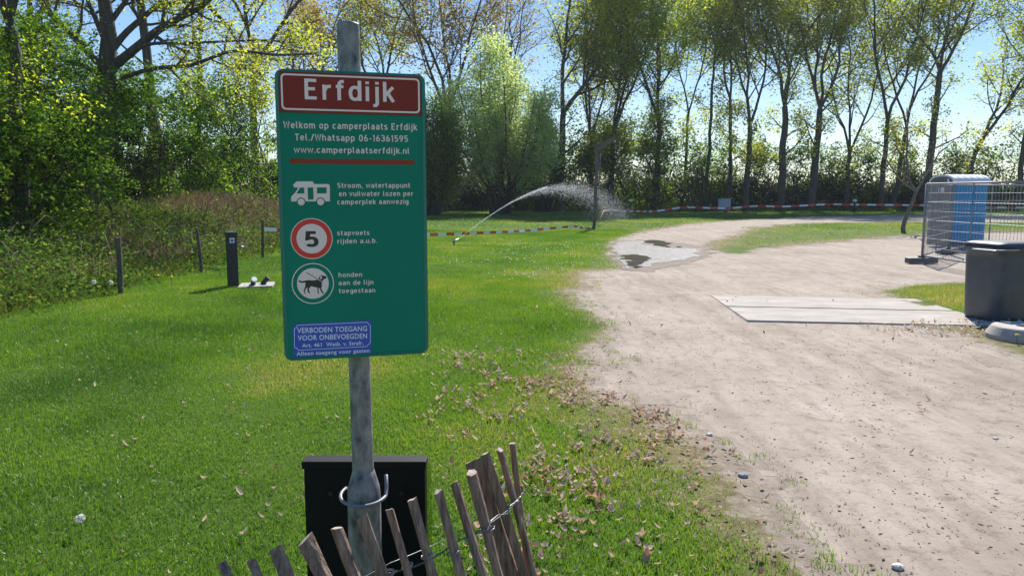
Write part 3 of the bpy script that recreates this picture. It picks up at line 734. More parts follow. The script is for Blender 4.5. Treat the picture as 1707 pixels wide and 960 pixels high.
def stroke_text(body, weight=.14, gap=.15):
    V_, F_, L_ = [], [], []; x = 0; lay = 0
    for ch in body:
        st, adv = glyph(ch)
        for pl in st:
            P = np.array(pl, float); n = len(P); P[:, 0] += x
            closed = np.linalg.norm(P[0] - P[-1]) < 1e-6
            t = np.diff(P, axis=0); t /= np.linalg.norm(t, axis=1, keepdims=True) + 1e-9
            nr = np.stack([-t[:, 1], t[:, 0]], 1)
            b0 = len(V_)
            for i in range(n):
                if closed: a, c = nr[(i - 1) % (n - 1)], nr[i % (n - 1)]
                else: a, c = nr[max(i - 1, 0)], nr[min(i, n - 2)]
                m = a + c; m /= np.linalg.norm(m) + 1e-9; k = min(1 / max(np.dot(m, c), .35), 1.9)
                V_.append(P[i] + m * k * weight / 2); V_.append(P[i] - m * k * weight / 2); L_ += [lay, lay]
            F_ += [(b0 + 2 * i, b0 + 2 * i + 1, b0 + 2 * i + 3, b0 + 2 * i + 2) for i in range(n - 1)]
            lay = (lay + 1) % 4
        x += adv + gap
    return np.array(V_), F_, np.array(L_)
def lettering(body, left, right, cap_px, y, m, parent, bold=0.012, spacing=1.08, label=None, weight=None, gap=.15):
    if weight:
        vs, fs, lay = stroke_text(body, weight, gap); cap = 1.0
    else:
        vs, fs = text_verts(body, bold, spacing); lay = np.zeros(len(vs)); cap = CAPH
    a = np.array(pp(*left)); b = np.array(pp(*right)); L = np.linalg.norm(b - a); d = (b - a) / L; nn = np.array([-d[1], d[0]])
    sx = L / (vs[:, 0].max() - vs[:, 0].min()); sz = cap_px * PXS / cap
    u = (vs[:, 0] - vs[:, 0].min()) * sx; w = vs[:, 1] * sz
    P = a[None] + u[:, None] * d[None] + w[:, None] * nn[None]
    mb = MB(); mb.add([(p[0], y - 0.00006 * l, p[1]) for p, l in zip(P, lay)], fs)
    o = mb.build('lettering', m, parent, fix=False)
    if o.data.polygons[0].normal.y > 0: o.data.flip_normals()
    if label: o['label'] = label
    return o
def flat(mb, pts, y, mi=0, th=0.0006):
    mb.prism([tuple(p) for p in pts], y, y + th, mi)
def circ(c, r, k=40, asp=1.0):
    return [(c[0] + r * math.cos(2 * math.pi * j / k), c[1] + r * asp * math.sin(2 * math.pi * j / k)) for j in range(k)]
def stroke(mb, a, b, wd, y, mi=0, th=0.0006):
    a = np.array(a); b = np.array(b); d = (b - a) / np.linalg.norm(b - a); n_ = np.array([-d[1], d[0]]) * wd / 2
    flat(mb, [a - n_, b - n_, b + n_, a + n_], y, mi, th)
def ring(mb, outer, inner, y, mi=0, th=0.0006):
    n = len(outer); b = [(p[0], y, p[1]) for p in outer] + [(p[0], y, p[1]) for p in inner]
    mb.add(b, [(i, (i + 1) % n, n + (i + 1) % n, n + i) for i in range(n)], mi)

POLE_R = 0.0305
cs_, sn_ = math.cos(PYAW), math.sin(PYAW)
pole_c = PC + np.array([-sn_, cs_, 0]) * (0.012 + 0.022 + POLE_R)
top = at(580, 42, pole_c[1]); low = at(606, 790, pole_c[1])
base = np.array([low[0] + 0.006, pole_c[1], hz(low[0], pole_c[1])])
post = thing('camp_sign', 'green camp information sign bolted to a galvanised pole with maroon title plate', 'sign', base)
low_l = np.array([low[0], pole_c[1], low[2]]) - base; top_l = np.array([top[0], pole_c[1], top[2]]) - base
mb = MB(); mb.tube([low_l + (0, 0, -0.1), low_l * .5 + top_l * .5, top_l], POLE_R, 32, cap=False)
mb.lathe([(POLE_R, top_l[2] - 0.001), (POLE_R * 0.96, top_l[2] + 0.004), (0.001, top_l[2] + 0.005)], 32, c=(top_l[0], 0, 0))
mb.build('pole', M['galv_old'], post)
zc = low_l[2]
mb = MB(); mb.lathe([(0.048, -0.3), (0.048, zc - 0.085), (0.0475, zc - 0.06), (0.045, zc - 0.035), (0.037, zc - 0.008), (0.0315, zc + 0.012), (0.0306, zc + 0.013)], 36, c=(low_l[0], 0, 0))
mb.build('socket_pipe', M['galv_old'], post)
mb = MB()
pts = [(low_l[0] + 0.066 * math.cos(R(a)), -0.004 + 0.066 * math.sin(R(a)), zc - 0.058 + 0.010 * math.sin(R(a)) + (0.018 if a > 355 else 0) + (0.03 if a > 370 else 0)) for a in range(150, 386, 12)]
mb.tube(pts, 0.0052, 10); mb.build('hook_ring', M['galv_fence'], post)
panel_loc = PC - base
mb = MB(); mb.prism(rrect(-PWD / 2, PWD / 2, -PHT / 2, PHT / 2, 0.022), 0.0, 0.012)
mb.box((0, 0.022, PHT * 0.28), (0.14, 0.02, 0.03)); mb.box((0, 0.022, -PHT * 0.28), (0.14, 0.02, 0.03))
panel = mb.build('panel', M['green'], post, panel_loc); panel.rotation_euler = (0, 0, PYAW)
mb = MB(); e_ = 0.0085
o_ = rrect(-PWD / 2 + 0.0006, PWD / 2 - 0.0006, -PHT / 2 + 0.0006, PHT / 2 - 0.0006, 0.0215); i_ = rrect(-PWD / 2 + e_, PWD / 2 - e_, -PHT / 2 + e_, PHT / 2 - e_, 0.016)
n_ = len(o_); mb.add([(x, -0.0008, z) for x, z in o_] + [(x, -0.0022, z) for x, z in i_] + [(x, -0.0003, z) for x, z in rrect(-PWD / 2 + e_ + .002, PWD / 2 - e_ - .002, -PHT / 2 + e_ + .002, PHT / 2 - e_ - .002, 0.014)],
       [(i, (i + 1) % n_, n_ + (i + 1) % n_, n_ + i) for i in range(n_)] + [(n_ + i, n_ + (i + 1) % n_, 2 * n_ + (i + 1) % n_, 2 * n_ + i) for i in range(n_)], smooth=False)
mb.build('rim', M['green_edge'], panel)
# maroon title plate
mb = MB(); flat(mb, [pp(462.5, 119), pp(700.5, 130), pp(702.5, 196), pp(464, 188.5)], -0.0028, th=0.0026)
plate = mb.build('title_plate', M['maroon'], post, panel_loc); plate.rotation_euler = (0, 0, PYAW)
fr = [pp(464.2, 122.3), pp(699.3, 133.8), pp(699.6, 192.3), pp(468.6, 184.6)]
fx0, fx1 = (fr[0][0] + fr[3][0]) / 2, (fr[1][0] + fr[2][0]) / 2; fz0, fz1 = (fr[2][1] + fr[3][1]) / 2, (fr[0][1] + fr[1][1]) / 2
mb = MB(); ring(mb, rrect(fx0, fx1, fz0, fz1, 0.011), rrect(fx0 + .0046, fx1 - .0046, fz0 + .0046, fz1 - .0046, 0.0075), -0.0034); mb.build('border_line', M['film'], plate)
lettering('Erfdijk', (506.5, 167), (658, 173), 33, -0.0036, M['film'], plate, weight=.155, gap=.20)
for body, l, r_, cp in (('Welkom op camperplaats Erfdijk', (471, 215.5), (695.5, 220.5), 11), ('Tel./Whatsapp 06-16361595', (491, 236.3), (680, 240), 10.8),
                        ('www.camperplaatserfdijk.nl', (489, 257), (682, 260), 10.3), ('Stroom, watertappunt', (562, 316.3), (683.5, 316.8), 8.3),
                        ('en vuilwater lozen per', (564.8, 330.2), (689, 330.4), 8.3), ('camperplek aanwezig', (562, 343.9), (681.4, 343.7), 8.3),
                        ('stapvoets', (562.3, 395.3), (616.1, 395), 8.0), ('rijden a.u.b.', (562.7, 409), (629, 408.2), 8.0),
                        ('honden', (565, 464.6), (604, 464), 8.0), ('aan de lijn', (565, 477.8), (622.8, 476.6), 8.0), ('toegestaan', (565.6, 491), (626, 489.8), 8.0)):
    lettering(body, l, r_, cp, -0.0012, M['film'], panel, weight=.15 if cp > 10 else .16, gap=.17)
mb = MB(); a = pp(481.5, 271); b = pp(690.5, 274.2); hh = 0.0066
flat(mb, rrect(a[0], b[0], (a[1] + b[1]) / 2 - hh, (a[1] + b[1]) / 2 + hh, 0.0055), -0.0009); mb.build('divider_bar', M['brown_bar'], panel)
def z3(x, y): return pp(480 + x / 7.1125, 290 + y / 7.1125)
mb = MB()
flat(mb, [z3(*q) for q in [(36, 345), (36, 290), (60, 262), (88, 235), (122, 181), (76, 179), (57, 155), (62, 145), (100, 108), (288, 108), (312, 141), (468, 141), (486, 147), (493, 162), (497, 346)]], -0.0010)
for q in [[(100, 252), (141, 181), (192, 181), (192, 252)], [(230, 180), (298, 180), (302, 325), (236, 325)], [(342, 180), (456, 180), (456, 252), (342, 252)]]:
    flat(mb, [z3(*v) for v in q], -0.0014, 1)
for cx in (156, 386):
    c = z3(cx, 352); flat(mb, [(x, z) for x, z in circ(c, 52 / 7.11 * PXS)], -0.0018, 1); flat(mb, circ(c, 40 / 7.11 * PXS), -0.0022, 0)
mb.build('camper_pictogram', [M['film'], M['green']], panel)
mb = MB(); c = pp(520, 400.6); s_ = PXS
flat(mb, circ(c, 34.6 * s_, 48), -0.0010, 0); flat(mb, circ(c, 33.2 * s_, 48), -0.0014, 1); flat(mb, circ(c, 25 * s_, 48), -0.0018, 0)
roundel = mb.build('speed_roundel', [M['film'], M['red']], panel)
lettering('5', (509.4, 413.7), (531.6, 413.7), 25.5, -0.0022, M['ink'], roundel, weight=.19)
def z4(x, y): return pp(480 + x / 10.1, 425 + y / 10.1)
mb = MB(); c = z4(430, 502)
ring(mb, circ(c, 35 * s_, 48), circ(c, 33.4 * s_, 48), -0.0010, 0); flat(mb, circ(c, 26.3 * s_, 48), -0.0010, 0)
flat(mb, [z4(*q) for q in [(182, 450), (202, 447), (250, 466), (310, 450), (360, 445), (440, 452), (490, 440), (520, 428), (535, 385), (570, 365), (600, 372), (655, 384), (655, 408), (635, 425), (605, 432), (592, 465), (576, 482), (580, 550), (568, 578), (588, 630), (615, 665), (593, 672), (560, 625), (545, 582), (527, 572), (522, 622), (536, 674), (510, 655), (505, 570), (450, 560), (400, 545), (376, 566), (360, 612), (387, 664), (360, 661), (335, 620), (345, 575), (326, 572), (301, 604), (296, 642), (312, 674), (290, 667), (275, 612), (300, 560), (306, 484), (250, 492), (205, 480)]], -0.0014, 1)
flat(mb, circ(z4(562, 404), 1.9 * s_, 16, 1.35), -0.0018, 0); stroke(mb, z4(500, 428), z4(580, 468), 1.0 * s_, -0.0018, 0); stroke(mb, z4(315, 315), z4(502, 424), 1.0 * s_, -0.0014, 1)
mb.build('dog_pictogram', [M['film'], M['ink']], panel)
# blue sticker
mb = MB(); flat(mb, [pp(489.4, 541), pp(619.7, 536), pp(620.6, 589.4), pp(491, 596)], -0.0009)
stk = mb.build('warning_sticker', M['blue'], post, panel_loc); stk.rotation_euler = (0, 0, PYAW)
mb = MB()
q0 = [(497.5, 543.2), (612.5, 538.9), (616, 543), (618, 544.5), (618, 572.5), (615, 575), (612.5, 578.5), (499.5, 584), (496.5, 580.5), (492.8, 579), (492.3, 549), (495.5, 547)]
for i in range(len(q0)): stroke(mb, pp(*q0[i]), pp(*q0[(i + 1) % len(q0)]), 0.0013, -0.0013, th=0.0003 + 0.00001 * i)
mb.build('border_line', M['sticker_ink'], stk)
for body, l, r_, cp in (('VERBODEN TOEGANG', (497.2, 556), (612.5, 553.2), 8.8), ('VOOR ONBEVOEGDEN', (498.4, 568.2), (612.5, 565.2), 8.6),
                        ('Art. 461  Wetb. v. Strafr.', (505.6, 579.5), (606.6, 575.6), 6.6), ('Alleen toegang voor gasten', (496.3, 592.9), (616.6, 588), 6.6)):
    lettering(body, l, r_, cp, -0.0013, M['sticker_ink'], stk, bold=0.008, spacing=1.06)

# ------------------------------------------------------------------ black board behind the pole
BY = 2.36
x0, x1 = at(513, 870, BY)[0], at(711, 870, BY)[0]; zt = at(612, 763, BY)[2]
bl = (float((x0 + x1) / 2), BY, 0.02)
t = thing('display_board', 'black upright display case standing behind the galvanised sign pole', 'display case', bl)
bw = x1 - x0; bh = zt - 0.02
MB().box((0, 0, bh / 2 - 0.006), (bw, 0.05, bh - 0.012), bev=0.002).build('back_panel', M['black_board'], t)
mb = MB(); mb.box((0, -0.003, bh - 0.012), (bw + 0.008, 0.062, 0.024), bev=0.002); mb.build('top_lip', M['black_board'], t)
for bx in (551, 669):
    q = at(bx, 822, BY - 0.027); mb = MB()
    mb.tube([(q[0] - bl[0], -0.0245, q[2] - bl[2]), (q[0] - bl[0], -0.03, q[2] - bl[2])], 0.0065, 12); mb.build('bolt', M['black_plastic'], t)
MB().box((bw / 2 - 0.05, 0.030, bh / 2 - 0.01), (0.128, 0.006, bh - 0.03)).build('clear_sheet', M['acrylic'], t)

# ------------------------------------------------------------------ split chestnut paling fence in front
def fence_y(y_top): return 0.80 * F_PX / (y_top - 322)
PK = [((370, 938), (381, 960), 21, 0), ((417, 933), (428, 960), 15, 0), ((460, 914), (480, 960), 22, 1), ((507, 899), (537, 960), 24, 0), ((562, 880), (592, 960), 22, 0),
      ((607, 861), (644, 960), 24, 0), ((649, 848), (684, 960), 15, 0), ((686, 833), (722, 960), 17, 1), ((729, 820), (766, 960), 17, 0), ((758, 804), (801, 960), 14, 0),
      ((787, 787), (832, 960), 21, 0), ((834, 750), (889, 960), 12, 0), ((854, 738), (881, 960), 10, 1)]
fb = (0.0, 2.1, 0.0)
fence = thing('paling_fence', 'leaning split chestnut paling fence strung on twisted wire in front of the pole', 'fence', fb)
rp = np.random.default_rng(3)
PKL = []
def picket(tp, bt, wpx, Y, name='picket', post=False):
    p = at(*tp, Y); q = at(*bt, Y - 0.02)
    d = (q - p); L = (p[2] - (-0.12)) / -d[2]
    end = p + d * L
    r = wpx * Y / F_PX / 2 * 1.08
    mb = MB(); k = 8 if post else 7
    sq = rp.uniform(0.62, 1.22, k)
    n = 12 if not post else 14
    pts, rad = [], []
    bend = rp.normal(0, 0.010, 2); ph = rp.uniform(0, 6)
    for i in range(n + 1):
        f = i / n
        o = np.array([bend[0] * math.sin(f * 5 + ph) + rp.normal(0, 0.0012), bend[1] * math.sin(f * 4 + ph), 0]) * (0.25 + f)
        pts.append(p + d * L * f + o); rad.append(r * (1 + 0.10 * math.sin(f * 9 + ph)) * (0.97 if i == 0 else 1))
    mb.tube([a - np.array(fb) for a in pts], rad, k, smooth=False, squash=sq)
    # slanted, slightly rough sawn top
    top_f = len(mb.f) - 2
    sl = rp.uniform(-0.35, 0.35, 2)
    for j in range(k):
        v = np.array(mb.v[j]); c = pts[0] - np.array(fb)
        mb.v[j] = (v[0], v[1], v[2] + (v[0] - c[0]) * sl[0] + (v[1] - c[1]) * sl[1] + rp.normal(0, 0.0015))
    mb.m[top_f] = 1
    mb.build(name, [M['picket'], M['endgrain']], fence)
    return pts
for tp, bt, wpx, g in PK:
    PKL.append(picket(tp, bt, wpx, fence_y(tp[1]) if tp[1] < 905 else fence_y(tp[1]) - 0.01))
picket((793, 766), (857, 960), 43, 2.46, 'stake', True)
picket((809, 755), (872, 960), 17, 2.40)
def wire(pts_px, off, r, m, twist=0.0):
    P = [at(x, y, fence_y_at(x) + off) - np.array(fb) for x, y in pts_px]
    # resample smoothly
    P = np.array(P); s = np.concatenate([[0], np.cumsum(np.linalg.norm(np.diff(P, axis=0), axis=1))])
    tt = np.arange(0, s[-1], 0.006); Q = np.stack([np.interp(tt, s, P[:, i]) for i in range(3)], 1)
    mb = MB()
    for ph in ((0, math.pi) if twist else (0,)):
        o = np.stack([np.zeros(len(tt)), np.cos(tt * 260 + ph), np.sin(tt * 260 + ph)], 1) * twist
        mb.tube(list(Q + o), r, 5)
    mb.build('wire', m, fence)
_kx = [p[0][0] for p in PK]; _ky = [fence_y(p[0][1]) for p in PK]
def fence_y_at(x): return float(np.interp(x - 25, _kx, _ky))
wire([(560, 985), (640, 958), (690, 944), (722, 930), (766, 900), (800, 884), (832, 862), (852, 846), (868, 828), (880, 812)], -0.02, 0.0016, M['wire_dark'], 0.0017)
wire([(600, 965), (650, 938), (690, 922), (722, 908), (752, 894), (775, 880), (793, 866), (789, 858)], 0.012, 0.0012, M['wire'])
wire([(812, 884), (818, 868), (830, 858), (846, 856), (850, 843), (862, 834), (868, 826)], -0.04, 0.0022, M['wire'])

def wrap(i, ypx, k=1.25):
    tp, bt, wpx, g_ = PK[i]; Y = fence_y(tp[1]); x = tp[0] + (bt[0] - tp[0]) * (ypx - tp[1]) / (bt[1] - tp[1])
    c = at(x, ypx, Y - 0.008) - np.array(fb); r = wpx * Y / F_PX / 2 * k
    mb = MB()
    for dz in (0.0, 0.004):
        mb.tube([c + np.array([r * math.cos(R(a)), r * math.sin(R(a)), dz + 0.006 * math.cos(R(a))]) for a in range(0, 361, 24)], 0.0013, 5)
    mb.build('wire_wrap', M['wire'], fence)
for i, yp in ((5, 958), (6, 944), (7, 926), (8, 921), (9, 898), (10, 883), (11, 838), (12, 826)): wrap(i, yp)

# ------------------------------------------------------------------ things on the left lawn edge
def wooden_post(px, py, topy, toppx, w, label, seed):
    g = G(px, py); Y = g[1]; tp = at(toppx, topy, Y)
    z0 = hz(g[0], Y)
    o = MB(); o.tube([(0, 0, -0.15), ((tp[0] - g[0]) / 2, 0.01, (tp[2] - z0) / 2), (tp[0] - g[0], 0, tp[2] - z0)], [w, w * 0.97, w * 0.93], 9, smooth=False, squash=np.random.default_rng(seed).uniform(.85, 1.1, 9))
    return tag(o.build('wooden_post', M['oldpost'], None, (g[0], Y, z0)), label, 'post', 'weathered wooden posts along the rough verge')
wooden_post(202, 491, 396, 197, 0.045, 'upright weathered wooden post at the lawn edge nearest the camera, left of the others', 1)
wooden_post(337, 455, 380, 328, 0.040, 'weathered wooden post leaning left at the verge behind the black water post', 2)
wooden_post(438, 429, 367, 438, 0.040, 'straight weathered wooden post beside the left edge of the green sign', 3)
# black water point
g = G(389, 479); lx, ly = float(g[0]), float(g[1])
wt = thing('water_post', 'black square water supply post with small sticker and side tap', 'water post', (lx, ly, hz(lx, ly)), R(28))
mb = MB(); mb.box((0, 0, 0.44), (0.165, 0.165, 0.92), bev=0.008); mb.build('body', M['black_plastic'], wt)
mb = MB(); mb.box((0, 0, 0.915), (0.19, 0.19, 0.045), bev=0.008); mb.add([(-.09, -.09, .937), (.09, -.09, .937), (.09, .09, .937), (-.09, .09, .937), (0, 0, .965)], [(0, 1, 4), (1, 2, 4), (2, 3, 4), (3, 0, 4)]); mb.build('cap', M['black_plastic'], wt)
mb = MB(); mb.box((-0.0, -0.0835, 0.80), (0.075, 0.002, 0.085)); stc = mb.build('sticker', M['white'], wt)
mb = MB(); flat(mb, circ((0.0, 0.795), 0.026, 20), -0.0855, th=0.0008); flat(mb, [(-0.012, 0.815), (0.012, 0.815), (0.0, 0.84)], -0.0855, th=0.0008); mb.build('drop_mark', M['blue'], stc)
mb = MB(); mb.tube([(0.082, 0, 0.69), (0.17, 0, 0.69), (0.20, 0, 0.675), (0.205, 0, 0.64)], [0.014, 0.014, 0.013, 0.012], 10); mb.tube([(0.15, 0, 0.69), (0.15, 0, 0.725)], 0.008, 8); mb.box((0.15, 0, 0.73), (0.06, 0.012, 0.012))
mb.tube([(0.205, 0, 0.665), (0.25, -0.02, 0.685)], 0.011, 8); mb.build('tap', M['wire'], wt)
g2 = G(428, 479.5); tx, ty = float(g2[0]), float(g2[1])
tile = MB().box((0, 0, 0.0), (0.56, 0.5, 0.05), bev=0.006).build('paving_tile', M['concrete_tile'], None, (tx, ty, hz(tx, ty) + 0.028)); tile.rotation_euler = (R(1.5), R(-1), R(12))
tag(tile, 'square pale paving tile lying beside the black water post', 'paving tile')
tz = hz(tx, ty) + 0.052
def stub(x, y, lab, d, mcap, mside):
    o = thing('drain_pipe', lab, 'pipe', (x, y, tz))
    d = nrm(np.array(d, float)); p1 = d * 0.15
    MB().tube([d * -0.0, p1], 0.04, 16, cap=False).build('pipe', mside, o)
    m2 = MB(); m2.tube([p1 * 0.82, p1 * 1.02], 0.047, 16); m2.build('end_cap', mcap, o)
    m3 = MB(); m3.lathe([(0.001, 0.006), (0.06, 0.006), (0.06, 0.0)], 16); m3.build('flange', mside, o)
stub(tx - 0.05, ty - 0.05, 'short slanted drain pipe with white end cap on the paving tile', (0.35, -0.5, 0.62), M['white'], M['black_plastic'])
stub(tx + 0.09, ty + 0.02, 'short slanted drain pipe with black end cap on the paving tile', (0.55, 0.1, 0.62), M['black_plastic'], M['black_plastic'])

# ------------------------------------------------------------------ right side: slabs, bin, concrete foot
c_nl, c_fl = G(1245, 535)[:2], G(1183, 493)[:2]
ang = math.atan2(11.62 - 12.06, 3.2)
for k, (f0, f1, lab) in enumerate(((0.0, 0.49, 'pale concrete slab of the drive crossing nearer the camera, left of the bin'), (0.51, 1.0, 'pale concrete slab of the drive crossing on the far side of the joint'))):
    a0 = c_nl + (c_fl - c_nl) * f0; a1 = c_nl + (c_fl - c_nl) * f1
    dx = np.array([math.cos(ang), math.sin(ang)]) * 3.05
    q = [a0, a0 + dx, a1 + dx, a1]; cx = sum(v[0] for v in q) / 4; cy = sum(v[1] for v in q) / 4
    z0 = 0.03
    bm = bmesh.new(); vs = [bm.verts.new((v[0] - cx, v[1] - cy, zz)) for zz in (-0.08, 0.012) for v in q]
    for f in ((3, 2, 1, 0), (4, 5, 6, 7), (0, 1, 5, 4), (1, 2, 6, 5), (2, 3, 7, 6), (3, 0, 4, 7)): bm.faces.new([vs[i] for i in f])
    bmesh.ops.bevel(bm, geom=bm.edges[:], offset=0.012, segments=2, affect='EDGES')
    me = bpy.data.meshes.new('concrete_slab'); bm.to_mesh(me); bm.free(); me.materials.append(M['slab'])
    tag(link('concrete_slab', me, None, (cx, cy, -0.002)), lab, 'slab', 'concrete slabs across the drive')

bg_ = G(1659, 540); bx, by = float(bg_[0]) + 0.26, float(bg_[1]) + 0.40
wb = thing('wheelie_bin', 'dark grey wheeled bin with darker lid at the right edge of the picture', 'bin', (bx, by, hz(bx, by)), R(14))
def loft(mb, secs, k=10, mi=0):
    """secs: (z, halfx, halfy, radius, offx)"""
    n = None
    for z, hx, hy, r, ox in secs:
        p = rrect(-hx + ox, hx + ox, -hy, hy, r, k); n = len(p); mb.v += [(a, b, z) for a, b in p]
    b = len(mb.v) - n * len(secs)
    for i in range(len(secs) - 1):
        for j in range(n): mb.f.append((b + i * n + j, b + i * n + (j + 1) % n, b + (i + 1) * n + (j + 1) % n, b + (i + 1) * n + j)); mb.m.append(mi); mb.sm.append(True)
    mb.f.append(tuple(b + j for j in range(n))[::-1]); mb.f.append(tuple(b + (len(secs) - 1) * n + j for j in range(n))); mb.m += [mi, mi]; mb.sm += [False, False]
mb = MB(); loft(mb, [(0.02, .295, .27, .13, 0.0), (0.05, .31, .28, .14, 0.0), (0.45, .32, .29, .14, 0.0), (0.80, .328, .297, .14, 0), (0.885, .33, .30, .14, 0), (0.90, .355, .325, .14, 0), (0.925, .357, .327, .14, 0), (0.93, .345, .315, .13, 0)])
mb.build('body', M['bin_grey'], wb)
mb = MB(); loft(mb, [(0.93, .352, .325, .12, 0.02), (0.952, .358, .33, .12, 0.02), (0.985, .335, .31, .12, 0.02), (0.998, .27, .25, .10, 0.02), (1.003, .12, .11, .06, 0.02)]); mb.build('lid', M['bin_lid'], wb)
mb = MB(); mb.box((-0.30, -0.34, 0.908), (0.34, 0.10, 0.022), bev=0.006); mb.tube([(-0.47, -0.385, .908), (-0.14, -0.385, .908)], 0.014, 10); mb.box((-0.43, -0.2, 0.908), (0.10, 0.36, 0.02), bev=0.006); mb.build('handle', M['bin_rim'], wb)
mb = MB(); mb.tube([(0.28, -0.30, 0.08), (0.28, -0.24, 0.08)], 0.10, 20); mb.tube([(0.28, 0.24, 0.08), (0.28, 0.30, 0.08)], 0.10, 20)
mb.v = [(a, b, c) for a, b, c in mb.v]
w1 = MB().tube([(0.29, 0.25, 0.10), (0.29, 0.31, 0.10)], 0.10, 22).build('wheel', M['bin_lid'], wb)
mb = MB(); mb.tube([(-0.255, -0.266, 0.70), (-0.262, -0.272, 0.70)], 0.06, 24); mb.build('round_mark', M['bin_mark'], wb)

cg = G(1690, 549)
cf = thing('concrete_foot', 'round pale concrete foot with a centre hole beside the bin', 'concrete foot', (5.72, 8.5, hz(5.72, 8.5)))
mb = MB(); mb.lathe([(0.39, -0.02), (0.385, 0.05), (0.33, 0.135), (0.315, 0.145), (0.10, 0.145), (0.095, 0.14), (0.095, 0.0)], 56, smooth=False); mb.build('ring', M['concrete'], cf)

# ------------------------------------------------------------------ toilet cabin
TA = R(8); tcx, tcy = 12.83, 22.62
ux = np.array([math.cos(TA), math.sin(TA)]); uy = np.array([-math.sin(TA), math.cos(TA)])
toc = np.array([tcx, tcy]) + ux * 0.56 + uy * 0.56
tb = thing('toilet_cabin', 'blue portable toilet cabin with grey door end and arched pale roof', 'toilet cabin', (toc[0], toc[1], 0), TA)
mb = MB(); mb.box((0, 0, 0.10), (1.08, 1.08, 0.12), bev=0.02); mb.build('base', M['toilet_dark'], tb)
mb = MB()
mb.box((0.02, 0, 1.0), (1.04, 1.06, 1.70), bev=0.03)
for i in range(11): mb.box((-0.42 + i * 0.085, -0.532, 1.0), (0.04, 0.016, 1.55))
mb.build('side_wall', M['toilet_blue'], tb)
mb = MB(); mb.box((-0.535, 0, 1.0), (0.03, 1.06, 1.72), bev=0.008); fw = mb.build('front_wall', M['toilet_grey'], tb)
mb = MB(); mb.box((-0.555, 0.0, 0.98), (0.02, 0.78, 1.62), bev=0.006); dr = mb.build('door', M['toilet_dark'], tb)
MB().box((-0.57, -0.3, 1.0), (0.02, 0.05, 0.14)).build('handle', M['toilet_grey'], dr)
MB().box((-0.57, -0.02, 1.70), (0.006, 0.24, 0.14)).build('notice', M['white'], dr)
def arch(r0, z0, h, k=14): return [(r0 * -math.cos(math.pi * i / k) * (1 if True else 0), z0 + h * math.sin(math.pi * i / k) ** 0.6) for i in range(k + 1)]
mb = MB(); a_ = arch(0.57, 1.84, 0.30); n_ = len(a_)
mb.add([(x, y, z) for x in (-0.56, 0.60) for y, z in a_], [tuple(range(n_)), tuple(range(2 * n_ - 1, n_ - 1, -1))] + [(i, i + 1, n_ + i + 1, n_ + i) for i in range(n_ - 1)] + [(n_ - 1, 0, n_, 2 * n_ - 1)], 0)
for i in range(5):
    x_ = -0.40 + i * 0.21; b_ = arch(0.578, 1.845, 0.306)
    mb.add([(x, y, z) for x in (x_, x_ + 0.07) for y, z in b_], [tuple(range(n_)), tuple(range(2 * n_ - 1, n_ - 1, -1))] + [(i2, i2 + 1, n_ + i2 + 1, n_ + i2) for i2 in range(n_ - 1)], 0)
mb.build('roof', M['toilet_roof'], tb)
mb = MB(); a2 = arch(0.47, 1.86, 0.22); mb.add([(-0.566, y, z) for y, z in a2] + [(-0.590, y, z) for y, z in a2], [tuple(range(n_)), tuple(range(2 * n_ - 1, n_ - 1, -1))] + [(i, i + 1, n_ + i + 1, n_ + i) for i in range(n_ - 1)] + [(n_ - 1, 0, n_, 2 * n_ - 1)]); mb.build('gable', M['toilet_dark'], tb)
MB().tube([(-0.5, -0.36, 1.8), (-0.62, -0.36, 1.95), (-0.62, -0.36, 2.0)], 0.025, 8).build('vent_pipe', M['white'], tb)

# ------------------------------------------------------------------ mesh fence panels
def mesh_panel(a, b, label, mids=(0.5,)):
    a = np.array(a, float); b = np.array(b, float); L = np.linalg.norm(b - a); an = math.atan2(b[1] - a[1], b[0] - a[0])
    o = thing('mesh_fence_panel', label, 'fence panel', (a[0], a[1], 0), an, 'galvanised mesh fence panels round the toilet')
    zb, ztop = 0.16, 1.81
    mb = MB()
    for x in (0.03, L - 0.03): mb.tube([(x, 0, 0.02), (x, 0, ztop)], 0.024, 8)
    for z in (zb, ztop): mb.tube([(0.03, 0, z), (L - 0.03, 0, z)], 0.020, 8)
    for f in mids: mb.tube([(L * f, 0, zb), (L * f, 0, ztop)], 0.016, 6)
    mb.build('frame', M['galv_fence'], o)
    mb = MB(); nv = int(L / 0.10)
    for i in range(1, nv): x = L * i / nv; mb.tube([(x, 0.006, zb), (x, 0.006, ztop)], 0.0030, 4, cap=False)
    for i in range(1, 8): z = zb + (ztop - zb) * i / 8; mb.tube([(0.03, -0.006, z), (L - 0.03, -0.006, z)], 0.003 if i % 2 else 0.006, 4, cap=False)
    mb.build('mesh', M['galv_mesh'], o)
P0 = (9.50, 17.9); P1 = (11.67, 20.7); PN = (9.62, 14.42); P2 = (15.15, 21.0)
mesh_panel(P0, PN, 'galvanised mesh fence panel running towards the camera behind the bin')
mesh_panel(P0, P1, 'short looking galvanised mesh fence panel in front of the grey toilet door')
mesh_panel(P1, P2, 'galvanised mesh fence panel in front of the blue toilet side', (0.33, 0.66))
for (x, y), lab, an in ((P0, 'black block foot under the corner of the mesh fence', 5), (P1, 'black block foot under the fence joint by the toilet', 25)):
    t = thing('fence_foot', lab, 'fence foot', (x, y, hz(x, y)), R(an), 'block feet of the mesh fence')
    mb = MB(); mb.box((0, 0, 0.07), (0.70, 0.22, 0.13), bev=0.02); mb.build('block', M['toilet_dark'], t)
    mb = MB(); mb.tube([(-0.04, -0.0, 0.13), (-0.04, 0, 0.18)], 0.045, 10); mb.tube([(0.05, 0, 0.13), (0.05, 0, 0.18)], 0.045, 10); mb.build('socket', M['toilet_dark'], t)

